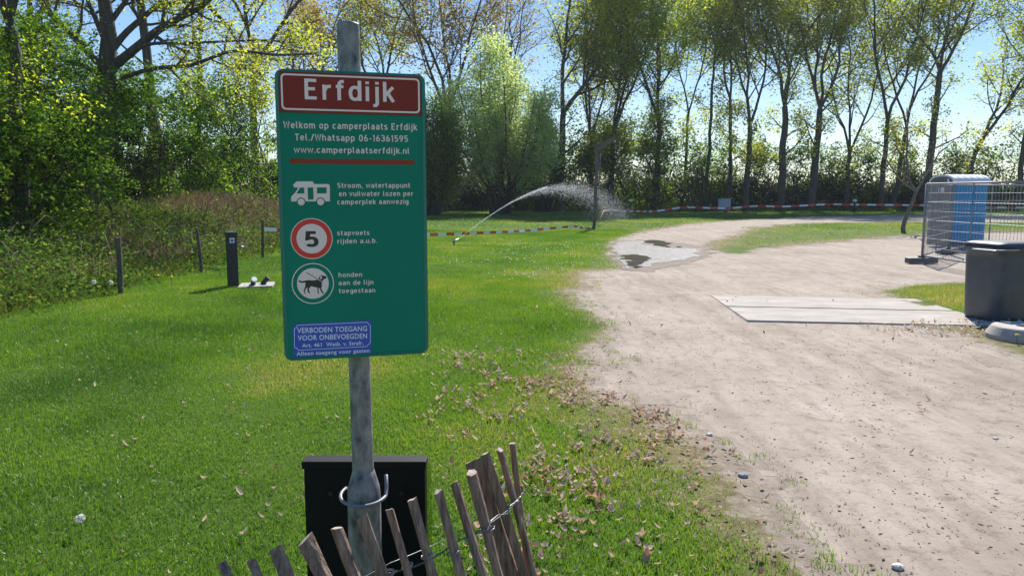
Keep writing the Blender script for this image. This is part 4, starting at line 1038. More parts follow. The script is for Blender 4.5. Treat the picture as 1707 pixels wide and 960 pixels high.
# ------------------------------------------------------------------ middle distance: lamp post, sprinkler, tape, cabinet
g = G(990, 382.5); lx, ly = float(g[0]), float(g[1])
lp = thing('lamp_post', 'rusted steel lamp post with a tilted arm beside the bend of the track', 'lamp post', (lx, ly, hz(lx, ly)))
tp = at(996, 243, ly); zt = tp[2]; lean_ = tp[0] - lx
mb = MB(); b8 = 0.065
mb.add([(-b8, -b8, -0.1), (b8, -b8, -0.1), (b8, b8, -0.1), (-b8, b8, -0.1), (lean_ - b8, -b8, zt - 0.12), (lean_ + b8, -b8, zt - 0.2), (lean_ + b8, b8, zt - 0.2), (lean_ - b8, b8, zt - 0.12)],
       [(3, 2, 1, 0), (4, 5, 6, 7), (0, 1, 5, 4), (1, 2, 6, 5), (2, 3, 7, 6), (3, 0, 4, 7)]); mb.build('column', M['corten'], lp)
e = at(1024, 231, ly); ex, ez = e[0] - lx, e[2]
mb = MB(); mb.prism([(lean_ - 0.08, zt - 0.125), (lean_ - 0.08, zt + 0.05), (ex, ez + 0.10), (ex, ez - 0.08), (lean_ + 0.08, zt - 0.205)], -0.08, 0.08); mb.build('arm', M['corten'], lp)
MB().box((ex + 0.008, 0, ez + 0.01), (0.012, 0.19, 0.24)).build('end_plate', M['galv'], lp)
mb = MB(); mb.tube([(0.13, -0.06, 0.5), (lean_ + 0.135, -0.06, zt - 0.25)], 0.022, 6); mb.build('conduit', M['galv_fence'], lp)

g = G(757, 411); sx, sy = float(g[0]), float(g[1])
spk = thing('sprinkler', 'small lawn sprinkler head throwing an arc of water', 'sprinkler', (sx, sy, hz(sx, sy)))
MB().tube([(0, 0, -0.05), (0, 0, 0.12)], 0.02, 10).build('riser', M['black_plastic'], spk)
MB().tube([(-0.04, -0.02, 0.12), (0.0, 0, 0.14), (0.13, 0.09, 0.22)], [0.03, 0.035, 0.016], 10).build('nozzle', M['wire'], spk)
# water arc: thin stream that breaks into drops
rw = np.random.default_rng(8)
S0 = np.array([sx + 0.13, sy + 0.09, 0.22]); E1 = at(1055, 352, 47); APX = 2.0
def arc(t, k=1.0):
    p = S0 + (np.array([E1[0], E1[1], 0]) - S0) * (t[:, None] * k)
    z = 0.22 + 4 * (APX - 0.22) * t * (1 - t * 0.98)
    return np.stack([p[:, 0], p[:, 1], z], 1)
nd = 12000
t_ = rw.beta(1.9, 1.15, nd); k_ = 1 - np.abs(rw.normal(0, 0.10, nd)) * np.clip(t_ * 1.6 - 0.3, 0, 1)
Pd = arc(t_, 1.0); sp = (0.012 + 0.45 * np.clip(t_ - 0.12, 0, 1) ** 1.2)[:, None]
Pd = S0 + (Pd - S0) * k_[:, None] * np.array([1, 1, 1.0]); Pd += rw.normal(0, 1, (nd, 3)) * sp * np.array([0.7, 1.2, 0.6])
Pd[:, 2] -= np.abs(rw.normal(0, 1, nd)) * 0.85 * np.clip(t_ - 0.2, 0, 1)
ts_ = rw.uniform(0, .34, 3200); Pd = np.concatenate([Pd, arc(ts_) + rw.normal(0, 1, (3200, 3)) * (0.006 + 0.05 * ts_)[:, None]])
Pd = Pd[Pd[:, 2] > 0.05]; nd = len(Pd)
tz_ = np.clip((np.linalg.norm(Pd - S0, axis=1)) / 9, 0.42, 1); sz = (rw.uniform(0.004, 0.011, nd) * tz_)[:, None, None]
octa = np.array([(1, 0, 0), (-1, 0, 0), (0, 1, 0), (0, -1, 0), (0, 0, 1.3), (0, 0, -1.3)])
vv = (Pd[:, None] + octa[None] * sz).reshape(-1, 3)
of = np.array([(0, 2, 4), (2, 1, 4), (1, 3, 4), (3, 0, 4), (2, 0, 5), (1, 2, 5), (3, 1, 5), (0, 3, 5)])
lo = (np.arange(nd)[:, None, None] * 6 + of[None]).ravel()
tag(link('water_spray', npmesh('water_spray', vv, lo, 3, [M['drops']], smooth=True)), kind='stuff')

def tape(name, pts, width, label, parent_pts=None, period=0.42, sag=0.0, twist=None):
    P = np.array(pts, float); s = np.concatenate([[0], np.cumsum(np.linalg.norm(np.diff(P, axis=0), axis=1))])
    tt = np.arange(0, s[-1] + period / 2, period / 2); Q = np.stack([np.interp(tt, s, P[:, i]) for i in range(3)], 1)
    mb = MB()
    for i in range(len(Q) - 1):
        a, b = Q[i], Q[i + 1]; d = nrm(b - a); up = np.array([0, 0, 1.]) - d * d[2]; up = nrm(up)
        sd_ = np.cross(d, up)
        def vec(j):
            an = 0.25 * math.sin(tt[j] * 0.9) + (twist(tt[j] / s[-1]) if twist else 0)
            return (up * math.cos(an) + sd_ * math.sin(an)) * width / 2
        u0, u1 = vec(i), vec(i + 1)
        mb.add([a - u0, b - u1, b + u1, a + u0], [(0, 1, 2, 3)], i % 2)
    return tag(mb.build(name, [M['tape_white'], M['tape_red']], None, fix=False), label, 'barrier tape', 'red and white barrier tapes')
def tp3(px, py, Y): return at(px, py, Y)
def sagline(a, b, sag, n=14):
    a = np.array(a); b = np.array(b); return [a + (b - a) * f - np.array([0, 0, sag * 4 * f * (1 - f)]) for f in np.linspace(0, 1, n)]
A0 = at(439, 382, 19.5); A1 = at(712, 391.5, 24.6); A2 = at(800, 388.5, 27); A3 = at(880, 384.5, 30); A4 = at(958, 377, 32.5); A5 = at(978, 381.5, 34.2); A6 = at(991, 381, 34.55)
tape('barrier_tape', [A0, at(560, 388.5, 21.6), A1, A2, A3, A4, A5, A6], 0.095, 'sagging red and white barrier tape across the lawn behind the sign', period=0.85)
tape('barrier_tape', [at(992, 379, 34.6), at(998, 370, 36), at(1006, 351.5, 40), at(1018, 350, 44)], 0.11, 'short twisted barrier tape rising from the foot of the lamp post', period=0.85)
F1 = at(1018, 350, 48); F2 = at(1090, 352.8, 66); F3 = at(1139, 345.5, 67); F4 = at(1215, 347.5, 68.4); F5 = at(1257, 343.5, 68.6); F6 = at(1310, 344.5, 68.8); F7 = at(1381, 340.5, 68.8); F8 = at(1450, 341.5, 68.8); F9 = at(1535, 342.3, 68.5); F10 = at(1640, 346, 67); F11 = at(1760, 346.5, 66)
tape('barrier_tape', [F1, at(1040, 352, 60), F2, F3, F4, F5, F6, F7, F8, F9, F10, F11], 0.16, 'long red and white barrier tape strung in front of the far hedge', period=1.5)
for px, py, tpy, Y in ((1139, 353, 344.5, 67), (1257, 352, 342, 68.6), (1381, 352, 339.5, 68.8), (1019, 356, 347, 46), (1560, 352, 340, 68.3)):
    g = at(px, 352, Y); tz_ = at(px, tpy, Y)[2]
    lab = {1139: 'thin stake holding the far tape where it dips left of the cabinet', 1257: 'thin stake holding the far tape just right of the grey cabinet', 1381: 'thin stake holding the far tape left of the white topped bollard', 1019: 'thin stake holding the twisted tape right of the lamp post', 1560: 'thin stake holding the far tape beside the mesh fence'}[px]
    tag(MB().tube([(0, 0, -0.1), (0, 0, tz_)], 0.025, 6).build('tape_stake', M['galv_fence'], None, (g[0], Y, hz(g[0], Y))), lab, 'stake', 'tape stakes')
cx_ = XA(1207, 69.5)
cb = thing('utility_cabinet', 'grey blue utility cabinet standing in front of the far hedge', 'cabinet', (cx_, 69.5, 0), R(-6))
mb = MB(); mb.box((0, 0, 0.56), (1.08, 0.5, 1.02), bev=0.01); mb.build('body', M['cabinet'], cb)
MB().box((0, 0, 1.09), (1.16, 0.58, 0.05), bev=0.01).build('roof', M['cabinet'], cb)
MB().box((0, -0.256, 0.57), (0.98, 0.012, 0.9), bev=0.004).build('door', M['cabinet'], cb)
MB().box((0, 0, 0.03), (1.0, 0.44, 0.08)).build('plinth', M['concrete'], cb)
for px, lab in ((1051, 'black bollard lamp with white top right of the lamp post at the field edge'), (1425, 'black bollard lamp with white top in front of the far hedge by the tape')):
    x_ = XA(px, 67); b_ = thing('bollard_lamp', lab, 'bollard lamp', (x_, 67, 0), 0, 'bollard lamps along the field edge')
    MB().tube([(0, 0, -0.05), (0, 0, 0.85)], 0.09, 12).build('post', M['black_plastic'], b_)
    mb = MB(); mb.lathe([(0.10, 0.85), (0.17, 0.90), (0.18, 0.98), (0.12, 1.06), (0.001, 1.08)], 14); mb.build('head', M['white'], b_)

# ------------------------------------------------------------------ trees of the far row (left to right)
ROW = [
 # px, Y, seed, fork, H, r, limbs, spread, lean, leaf, kw, label
 (500, 66, 1, 7, 22, .26, 3, 20, 0.02, 'leaf_bronze', dict(nl=9), 'bronze leaved tall tree standing directly behind the green sign'),
 (640, 70, 2, 9, 24, .28, 3, 20, -0.02, 'leaf_oak', dict(nl=9), 'tall olive leaved tree just right of the top of the sign pole'),
 (738, 66, 3, 8, 24, .36, 4, 22, 0.05, 'leaf_bronze', dict(nl=8, ivy=17), 'ivy clad bronze tinted tall tree left of the pale willow'),
 (835, 74, 4, 9, 25, .30, 4, 22, 0.03, 'leaf_bronze', dict(nl=4, thin=.6), 'nearly bare tall tree rising behind the pale willow'),
 (929, 67, 5, 8.2, 22, .36, 2, 17, 0.06, 'leaf_oak', dict(nl=6, thin=.8), 'dark trunked tree with a wide V fork right of the willow'),
 (985, 71, 6, 6, 23, .26, 3, 16, 0.0, 'leaf_oak', dict(nl=14, ivy=14, low=9), 'ivy covered tree rising behind the lamp post'),
 (1018, 69, 7, 7, 22, .28, 3, 15, 0.02, 'leaf_yellow', dict(nl=18, ivy=16, sig=.45, low=11), 'dense yellow green tree with ivy right of the lamp post arm'),
 (1093, 70, 8, 8, 24, .30, 3, 14, 0.02, 'leaf_yellow', dict(nl=13, ivy=13, low=10), 'ivy wrapped yellow green tree above the bend of the track'),
 (1140, 73, 9, 9, 21, .16, 2, 13, 0.02, 'leaf_yellow', dict(nl=8), 'slender yellow green tree between the ivy trees and the far cabinet'),
 (1176, 70, 10, 11, 22, .17, 2, 12, 0.03, 'leaf_oak', dict(nl=9), 'slender straight tree left of the grey blue cabinet'),
 (1218, 71, 11, 10, 24, .20, 2, 12, -0.03, 'leaf_oak', dict(nl=9), 'thin dark tree directly behind the grey blue cabinet'),
 (1243, 69, 12, 7.5, 24, .28, 3, 14, 0.03, 'leaf_oak', dict(nl=10), 'three stemmed tall tree just right of the grey blue cabinet'),
 (1300, 70, 13, 9.2, 24, .36, 3, 16, 0.02, 'leaf_oak', dict(nl=10), 'thick straight tree forking high, left of the twin thick tree'),
 (1352, 70, 14, 9.0, 24, .36, 4, 16, 0.05, 'leaf_oak', dict(nl=10), 'thick tree with four rising limbs behind the middle of the far tape'),
 (1410, 71, 15, 5.0, 20, .26, 3, 20, 0.02, 'leaf_oak', dict(nl=7), 'lower forking tree behind the white topped bollard'),
 (1467, 70, 16, 8, 24, .26, 2, 14, 0.03, 'leaf_oak', dict(nl=8), 'dark tree leaning right, left of the crooked sapling'),
 (1490, 71, 17, 7.5, 24, .24, 3, 15, 0.10, 'leaf_oak', dict(nl=8), 'right leaning tree directly behind the crooked sapling'),
 (1542, 69, 18, 12, 24, .34, 3, 18, 0.05, 'leaf_oak', dict(nl=8), 'tall thick tree rising behind the left post of the mesh fence'),
 (1629, 70, 19, 6.5, 19, .26, 2, 20, 0.02, 'leaf_oak', dict(nl=5, curve=-0.9), 'crooked tree with a bowed trunk behind the blue toilet cabin'),
 (1694, 69, 20, 10, 24, .26, 2, 16, 0.06, 'leaf_oak', dict(nl=7), 'rightmost tree of the far row at the picture edge'),
 (1765, 70, 21, 10, 24, .28, 3, 20, -0.03, 'leaf_oak', dict(nl=7), 'tree beyond the right end of the mesh fence with limbs reaching left'),
]
for px, Y, sd_, fk, H_, r_, lm, spd, ln, lf, kw, lab in ROW:
    tall_tree('deciduous_tree', lab, px, Y, 100 + sd_, fk, H_, r_, lm, spd, ln, lf, **kw)

# pale willow-like tree and its neighbours
def willow(label, px, Y, W_, H_, seed, leaf, nc, per, lsize, z0=0.25, cat='tree', name='willow_tree', up=True):
    rng = np.random.default_rng(seed); x = XA(px, Y); loc = np.array([x, Y, 0.0])
    t = thing(name, label, cat, loc); wd = Wood(); cs = []
    for k in range(26):
        a = rng.uniform(0, 6.28); q = math.sqrt(rng.uniform(0, 1)); topz = H_ * (1 - 0.50 * q ** 2.2) * rng.uniform(0.72, 1.0)
        b = loc + np.array([rng.normal(0, 0.35), rng.normal(0, 0.35), -0.1])
        e = loc + np.array([math.cos(a) * q * W_ / 2, math.sin(a) * q * W_ / 2, topz])
        m_ = b * 0.45 + e * 0.55 + np.array([math.cos(a) * q, math.sin(a) * q, 0]) * W_ * 0.10
        ps = [b + (m_ - b) * f for f in (0, .35, .7, 1)] + [m_ + (e - m_) * f for f in (.5, 1)]
        ps = [p + rng.normal(0, 0.10, 3) * (i > 0) for i, p in enumerate(ps)]
        wd.tube(ps, np.linspace(0.12, 0.02, 6), 5)
        pa = np.array(ps)
        for j in range(nc // 26):
            f = rng.uniform(z0, 1.0) ** 0.8; i = min(int(f * 5), 4); p = pa[i] + (pa[i + 1] - pa[i]) * (f * 5 - i)
            wdt = 0.30 * W_ * (0.25 + 0.5 * math.sin(math.pi * min(f, .95)))
            o = np.array([rng.normal(0, wdt * .45), rng.normal(0, wdt * .45), rng.normal(0, 0.5)])
            cs.append(p + o)
            if j % 4 == 0: wd.tube([p, p + o * 0.6 + np.array([0, 0, .1]), p + o], [0.02, 0.015, 0.008], 3)
    wd.build('trunk', M['twig'], t, loc)
    fo = Foliage(); fo.clump(np.array(cs), per, 0.30, rng); fo.build('crown', M[leaf], lsize, rng, t, loc, zmin=0.3, aspect=0.5, droop=0.4)
willow('pale grey green willow with a rounded crown right of the sign', 832, 60, 9.4, 14.8, 41, 'leaf_willow', 1200, 52, 0.20)
willow('bright green bushy tree between the sign and the pale willow', 722, 57, 4.6, 10.5, 42, 'leaf_bright', 500, 60, 0.18, name='bushy_tree')
willow('dark green bushy tree behind the right of the pale willow', 905, 66, 4.5, 8.5, 43, 'leaf_thorn', 400, 60, 0.18, name='bushy_tree')

# the dark field hedge (one long hedge) and the loose bushes growing in it
rh = np.random.default_rng(51)
hx0, hx1 = XA(690, 73), XA(1800, 73)
hedge = thing('field_hedge', 'long dark unclipped hedge along the far edge of the field', 'hedge', (0, 73, 0))
nh = 4300
hxv = rh.uniform(hx0, hx1, nh); top_h = 2.55 + 1.0 * (fbm(hxv * 0.35, hxv * 0, 61) - 0.5) * 2
hc = np.stack([hxv, rh.normal(0, 0.55, nh), top_h * rh.beta(1.3, 1.25, nh)], 1)
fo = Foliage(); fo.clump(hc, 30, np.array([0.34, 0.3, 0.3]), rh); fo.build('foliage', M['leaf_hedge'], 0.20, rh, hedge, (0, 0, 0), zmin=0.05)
wd = Wood()
for i in range(420):
    x = rh.uniform(hx0, hx1); h = rh.uniform(2.2, 4.6)
    ps = [np.array([x, rh.normal(0, .4), -0.1])]
    for k in range(4): ps.append(ps[-1] + np.array([rh.normal(0, .18), rh.normal(0, .1), h / 4]))
    wd.tube(ps, np.linspace(0.045, 0.012, 5), 4)
wd.build('stems', M['twig'], hedge)
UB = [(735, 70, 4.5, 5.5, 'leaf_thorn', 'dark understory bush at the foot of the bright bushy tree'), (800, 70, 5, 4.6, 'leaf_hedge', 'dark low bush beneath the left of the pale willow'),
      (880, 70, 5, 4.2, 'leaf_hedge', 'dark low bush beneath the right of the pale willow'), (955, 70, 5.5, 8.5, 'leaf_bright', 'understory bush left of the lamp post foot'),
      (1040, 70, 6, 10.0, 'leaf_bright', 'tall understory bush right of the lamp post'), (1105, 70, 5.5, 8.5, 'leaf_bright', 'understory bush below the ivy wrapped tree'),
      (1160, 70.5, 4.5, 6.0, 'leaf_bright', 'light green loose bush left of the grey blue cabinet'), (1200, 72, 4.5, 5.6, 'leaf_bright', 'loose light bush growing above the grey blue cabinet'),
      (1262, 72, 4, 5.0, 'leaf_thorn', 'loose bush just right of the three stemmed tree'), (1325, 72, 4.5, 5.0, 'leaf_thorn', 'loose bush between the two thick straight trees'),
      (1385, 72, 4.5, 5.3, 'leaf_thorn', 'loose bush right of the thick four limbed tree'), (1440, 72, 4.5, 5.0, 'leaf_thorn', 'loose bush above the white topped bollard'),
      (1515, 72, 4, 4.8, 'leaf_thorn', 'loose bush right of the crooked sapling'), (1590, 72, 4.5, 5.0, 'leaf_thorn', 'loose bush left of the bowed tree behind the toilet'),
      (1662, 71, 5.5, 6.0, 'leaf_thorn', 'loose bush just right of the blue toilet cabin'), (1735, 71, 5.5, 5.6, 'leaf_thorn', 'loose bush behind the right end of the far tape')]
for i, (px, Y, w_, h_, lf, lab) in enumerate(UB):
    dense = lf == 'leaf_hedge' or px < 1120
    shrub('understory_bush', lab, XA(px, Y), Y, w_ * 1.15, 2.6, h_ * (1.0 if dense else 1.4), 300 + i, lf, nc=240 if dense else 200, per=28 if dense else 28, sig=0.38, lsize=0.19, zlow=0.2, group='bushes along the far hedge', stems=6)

# thin spring haze that pales the far trees
hm, hn, ho = mat('haze_air')
pv = hn.nodes.new('ShaderNodeVolumePrincipled'); pv.inputs['Color'].default_value = (0.80, 0.88, 1.0, 1); pv.inputs['Density'].default_value = 0.0003; pv.inputs['Anisotropy'].default_value = 0.2
hn.links.new(pv.outputs[0], ho.inputs['Volume'])
tag(MB().box((0, 203, 16), (530, 446, 36)).build('haze', hm), kind='stuff')

# crooked young tree beside the track
rs = np.random.default_rng(77)
g = G(1507, 389.5); YS = float(g[1])
sp_px = [(1507, 391), (1505, 380), (1508, 368), (1514, 352), (1522, 335), (1527, 320)]
loc = np.array([g[0], YS, hz(g[0], YS)])
t = thing('sapling', 'crooked young tree with thin nearly leafless branches beside the track', 'tree', loc)
w = Wood(); anch = []
pts = [at(*q, YS) for q in sp_px]; pts[0][2] = -0.1
w.tube(pts, [0.10, 0.088, 0.08, 0.072, 0.064, 0.056], 9)
PS = dict(step=0.35, wob=0.16, trop=[0, .10, .06, .03], nch=[0, 7, 4, 3], ratio=[0, .45, .5, .5], ang=[0, 40, 45, 45], f0=[0, .15, .2, .2], max=3, leaf=2)
for q, L, r_ in ((((1515, 300), (1511, 262), (1513, 225), (1512, 180)), 0, .055), (((1536, 305), (1550, 280), (1566, 255), (1590, 235)), 0, .05), (((1500, 300), (1480, 270), (1462, 250)), 0, .04)):
    pl = [pts[-1]] + [at(*v, YS + rs.normal(0, .2)) for v in q]; rd = list(np.linspace(r_, r_ * 0.35, len(pl)))
    w.tube(pl, rd, 6); ds = [nrm(pl[min(i + 1, len(pl) - 1)] - pl[max(i - 1, 0)]) for i in range(len(pl))]
    kids(w, anch, rs, pl, rd, ds, 2.3, 1, PS, 0.1)
w.build('trunk', M['bark_light'], t, loc)
A = np.array(anch); A = A[rs.random(len(A)) < 0.35]
fo = Foliage(); fo.clump(A, 4, 0.10, rs); fo.build('crown', M['leaf_bronze'], 0.06, rs, t, loc)

# ------------------------------------------------------------------ left: big oak, second trunk, thorn bushes
ro = np.random.default_rng(91); YO = 25.0
ox = XA(178, YO); loc = np.array([ox, YO, hz(ox, YO)])
oak = thing('oak_tree', 'large old oak with heavy dark limbs sweeping right above the bushes', 'tree', loc)
w = Wood(); anch = []
tr = [loc + np.array([0, 0, -.2]), at(176, 300, YO), at(180, 200, YO), at(178, 120, YO), at(182, 60, YO), at(172, -10, YO), at(168, -120, YO)]
w.tube(tr, [0.5, 0.36, 0.31, 0.28, 0.23, 0.18, 0.12], 12)
PO = dict(step=0.55, wob=0.16, trop=[0, .03, .04, .03, .02], nch=[0, 9, 6, 4], ratio=[0, .34, .48, .5], ang=[0, 48, 45, 45], f0=[0, .2, .2, .2], max=4, leaf=3)
LIMBS = [([(176, 100), (206, 58), (237, 31), (261, 10), (309, 3), (350, -30)], .20, 0.3), ([(188, 112), (220, 86), (261, 52), (292, 34), (320, 21), (344, 7), (372, -25)], .26, -0.4),
         ([(210, 92), (240, 76), (261, 72), (309, 73), (361, 70), (440, 67), (500, 72)], .11, -0.9), ([(205, 130), (240, 118), (268, 113), (320, 110), (361, 93), (395, 83), (460, 93), (520, 90)], .13, -1.2),
         ([(344, 7), (378, 41), (409, 89), (430, 117), (450, 150)], .11, 0.2), ([(168, 110), (130, 70), (95, 35), (60, -10), (30, -60)], .2, -0.8), ([(172, 60), (150, 10), (120, -60)], .17, 0.6),
         ([(176, 130), (140, 110), (90, 95), (40, 90), (-30, 70)], .13, -1.5), ([(182, 40), (215, -5), (260, -60)], .16, 0.8)]
for pl, r_, dY in LIMBS:
    P_ = [at(x, y, YO + dY * i * 0.6) for i, (x, y) in enumerate(pl)]
    r_ *= 0.6; rd = list(np.linspace(r_, r_ * 0.3, len(P_)))
    # smooth resample
    tt = np.linspace(0, len(P_) - 1, 3 * len(P_)); PA = np.array(P_); Q = np.stack([np.interp(tt, range(len(P_)), PA[:, i]) for i in range(3)], 1)
    Q[1:-1] = 0.25 * Q[:-2] + 0.5 * Q[1:-1] + 0.25 * Q[2:]; rr = np.interp(tt, range(len(P_)), rd)
    w.tube(Q, rr, 8); ds = [nrm(Q[min(i + 1, len(Q) - 1)] - Q[max(i - 1, 0)]) for i in range(len(Q))]
    kids(w, anch, ro, list(Q), list(rr), ds, 5.0, 1, PO, 0.25)
w.build('trunk', M['bark'], oak, loc)
A = np.array(anch); A = A[ro.random(len(A)) < 0.36]
fo = Foliage(); fo.clump(A, 7, 0.16, ro); fo.build('crown', M['leaf_oak'], 0.085, ro, oak, loc)
print('oak anchors', len(anch))

tall_tree('deciduous_tree', 'straight dark tree between the oak trunk and the sign', 268, 33, 201, 11, 18, .22, 2, 18, -0.04, 'leaf_oak', nl=6, lsize=0.10, sig=.25, thin=.6, group='trees of the left thicket')
tall_tree('deciduous_tree', 'yellow leaved maple at the top left corner of the thicket', 40, 17, 202, 4.5, 10, .16, 4, 34, 0.0, 'leaf_yellow', nl=11, lsize=0.085, sig=.22, thin=.75, group='trees of the left thicket')
tall_tree('deciduous_tree', 'bronze leaved tree leaning behind the upper left corner of the sign', 425, 42, 203, 8, 19, .24, 3, 24, 0.03, 'leaf_bronze', nl=9, lsize=0.12, sig=.3, group='trees of the left thicket')
tall_tree('deciduous_tree', 'slim tree behind the dark bushes left of the sign', 335, 40, 204, 8, 18, .16, 3, 20, 0.03, 'leaf_oak', nl=7, lsize=0.12, sig=.3, thin=.6, group='trees of the left thicket')
tall_tree('deciduous_tree', 'shaded tree behind the oak at the left picture edge', 80, 32, 205, 7, 17, .25, 3, 24, -0.03, 'leaf_oak', nl=10, lsize=0.11, sig=.28, group='trees of the left thicket')
TH = [ # px, Y, w, d, h, leaf, nc, per, lsize, label
 (-30, 16.0, 5.0, 3.2, 5.2, 'leaf_thorn', 420, 80, .065, 'large green thorn bush nearest the camera at the left picture edge'),
 (118, 20.5, 5.6, 3.4, 5.8, 'leaf_thorn', 420, 80, .07, 'tall green thorn bush below the oak trunk'),
 (-190, 15, 5.0, 3.5, 6.0, 'leaf_thorn', 240, 60, .08, 'thorn bush cut off by the left picture edge'),
 (222, 26, 5.0, 3.0, 5.2, 'leaf_thorn', 320, 70, .08, 'rounded thorn bush behind the nearest wooden post'),
 (60, 26, 7.5, 3.0, 7.4, 'leaf_thorn', 300, 60, .09, 'tall dark bush filling the gap behind the two front thorn bushes'),
 (325, 31, 5.2, 3.0, 6.2, 'leaf_bright', 300, 44, .095, 'light airy bush left of the sign with sky showing through'),
 (410, 37, 5.6, 3.0, 7.4, 'leaf_bright', 330, 40, .105, 'light green bush directly left of the sign panel'),
 (300, 40, 6.0, 3.0, 4.2, 'leaf_hedge', 260, 50, .12, 'dark shaded bush at the back of the brown bank'),
 (420, 46, 7.0, 3.0, 4.6, 'leaf_hedge', 280, 50, .13, 'dark shaded bush behind the wooden post beside the sign'),
 (500, 52, 8.0, 3.0, 6.0, 'leaf_thorn', 280, 44, .14, 'bush hidden mostly behind the sign'),
 (590, 58, 8.0, 3.0, 6.5, 'leaf_thorn', 260, 40, .16, 'bush behind the sign pole near the field corner'),
 (670, 64, 8.0, 3.0, 7.0, 'leaf_thorn', 260, 36, .17, 'bush behind the right half of the sign at the field corner'),
 (180, 44, 12.0, 3.0, 7.0, 'leaf_hedge', 380, 50, .15, 'broad dark bush far back between the oak and the second trunk'),
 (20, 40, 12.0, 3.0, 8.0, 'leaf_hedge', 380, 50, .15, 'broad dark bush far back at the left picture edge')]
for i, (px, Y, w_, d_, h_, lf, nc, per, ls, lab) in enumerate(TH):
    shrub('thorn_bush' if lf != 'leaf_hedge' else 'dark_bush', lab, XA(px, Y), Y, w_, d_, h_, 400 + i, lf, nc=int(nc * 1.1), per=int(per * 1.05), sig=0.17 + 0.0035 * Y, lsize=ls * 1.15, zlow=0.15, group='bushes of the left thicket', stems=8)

# ------------------------------------------------------------------ ground cover
def blades(name, x, y, h, wd_, rng, m, lean=0.35, var=None, seg=False, zoff=None):
    n = len(x); z = gz_at(x, y) - 0.003 + (0 if zoff is None else zoff)
    az = rng.uniform(0, 6.283, n); ln = np.abs(rng.normal(0, lean, n)); la = rng.uniform(0, 6.283, n)
    b = np.stack([x, y, z], 1); sx_ = np.stack([np.cos(az), np.sin(az), np.zeros(n)], 1) * (wd_ / 2)[:, None]
    dv = np.stack([np.cos(la) * np.sin(ln), np.sin(la) * np.sin(ln), np.cos(ln)], 1)
    if var is None: var = rng.uniform(0, 1, n)
    if seg:
        mid = b + dv * (h * 0.55)[:, None]
        dv2 = dv + np.stack([np.cos(la), np.sin(la), -0.5 * np.ones(n)], 1) * (0.45 * rng.random(n))[:, None]; tip = mid + dv2 * (h * 0.5)[:, None]
        v = np.stack([b - sx_, b + sx_, mid + sx_ * 0.8, mid - sx_ * 0.8, tip], 1).reshape(-1, 3)
        i5 = np.arange(n)[:, None] * 5
        lo = np.concatenate([(i5 + np.array([[0, 1, 2]])), (i5 + np.array([[0, 2, 3]])), (i5 + np.array([[3, 2, 4]]))], 1).ravel()
        return v, lo, np.repeat(var, 5)
    v = np.stack([b - sx_, b + sx_, b + dv * h[:, None]], 1).reshape(-1, 3)
    return v, np.arange(n * 3), np.repeat(var, 3)
def merge(parts):
    V_, L_, A_ = [], [], []; o = 0
    for v, l, a in parts: V_.append(v); L_.append(l + o); A_.append(a); o += len(v)
    return np.concatenate(V_), np.concatenate(L_), np.concatenate(A_)
rg = np.random.default_rng(21)
def scatter(n, y0, y1, xl, xr, power=1.0):
    y = y0 + (y1 - y0) * rg.random(n) ** power; lo = xl(y); hi = xr(y)
    wdt = hi - lo; k = rg.random(n) < wdt / wdt.max()
    y = y[k]; x = lo[k] + (hi - lo)[k] * rg.random(k.sum()); return x, y
SLAB = np.array([c_nl, c_nl + dx, c_fl + dx, c_fl])
def lawn_keep(x, y, edge=0.10):
    s = np.where(sdf(x, y, SLAB) > -0.02, 5.0, rough_sdf(x, y))
    d = dryness(x, y)
    p = np.clip((-s) / (0.25 + 0.02 * y), 0, 1) * np.clip(1.2 - 1.1 * d * (fbm(x * 1.7, y * 1.7, 41) + 0.25), 0.06, 1)
    p = np.where(s > 0.02, np.where((s < 0.35) & (fbm(x * 5, y * 5, 43) > 0.62), 0.25, 0.0), p)
    return rg.random(len(x)) < p
def gvar(x, y):
    d = dryness(x, y)
    b = fbm(x * 0.55, y * 0.45, 45); c = fbm(x * 2.4, y * 2.0, 46); q = vnoise(x * 0.8 + 5, y * 0.5, 48)
    straw = sstep(0.62, 0.85, fbm(x * 1.3, y * 1.0, 44)) * rg.random(len(x)) * 0.25
    return np.clip(-0.38 + 1.3 * b + 0.50 * c + 0.15 * (q - 0.5) + rg.normal(0, 0.15, len(x)) + 0.42 * d * rg.random(len(x)) + straw, 0, 1)
parts = []
for n, y0, y1, xl, xr, h0, w0, seg in ((330000, 2.0, 7.0, lambda y: -0.76 * y - 0.3, lambda y: np.full_like(y, 1.9), 0.031, 0.0042, True),
                                       (330000, 7.0, 15.0, lambda y: np.maximum(-0.72 * y - 0.5, -7.6), lambda y: np.full_like(y, 2.0) + 0 * y, 0.045, 0.0075, False),
                                       (230000, 15.0, 34.0, lambda y: -7.6 + 0 * y, lambda y: 3.6 + 0.06 * y, 0.05, 0.014, False),
                                       (130000, 34.0, 72.0, lambda y: np.maximum(-0.25 * y, -11 + 0 * y), lambda y: 0.72 * y, 0.07, 0.035, False),
                                       (70000, 8.4, 13.5, lambda y: 4.2 + 0 * y, lambda y: 0.72 * y, 0.06, 0.007, False),
                                       (80000, 22.5, 46.0, lambda y: 3.9 + 0 * y, lambda y: 0.72 * y, 0.055, 0.018, False)):
    x, y = scatter(n, y0, y1, xl, xr); k = lawn_keep(x, y); x, y = x[k], y[k]
    hh = h0 * (0.15 + 1.3 * fbm(x * 1.6, y * 1.6, 47) + 0.35 * rg.random(len(x)))
    parts.append(blades('g', x, y, hh, w0 * rg.uniform(0.6, 1.3, len(x)), rg, None, 0.55, gvar(x, y), seg))
v, l, a = merge(parts)
tag(link('lawn_grass', npmesh('lawn_grass', v, l, 3, [M['grass']], attr=a)), kind='stuff')
print('lawn', len(a))
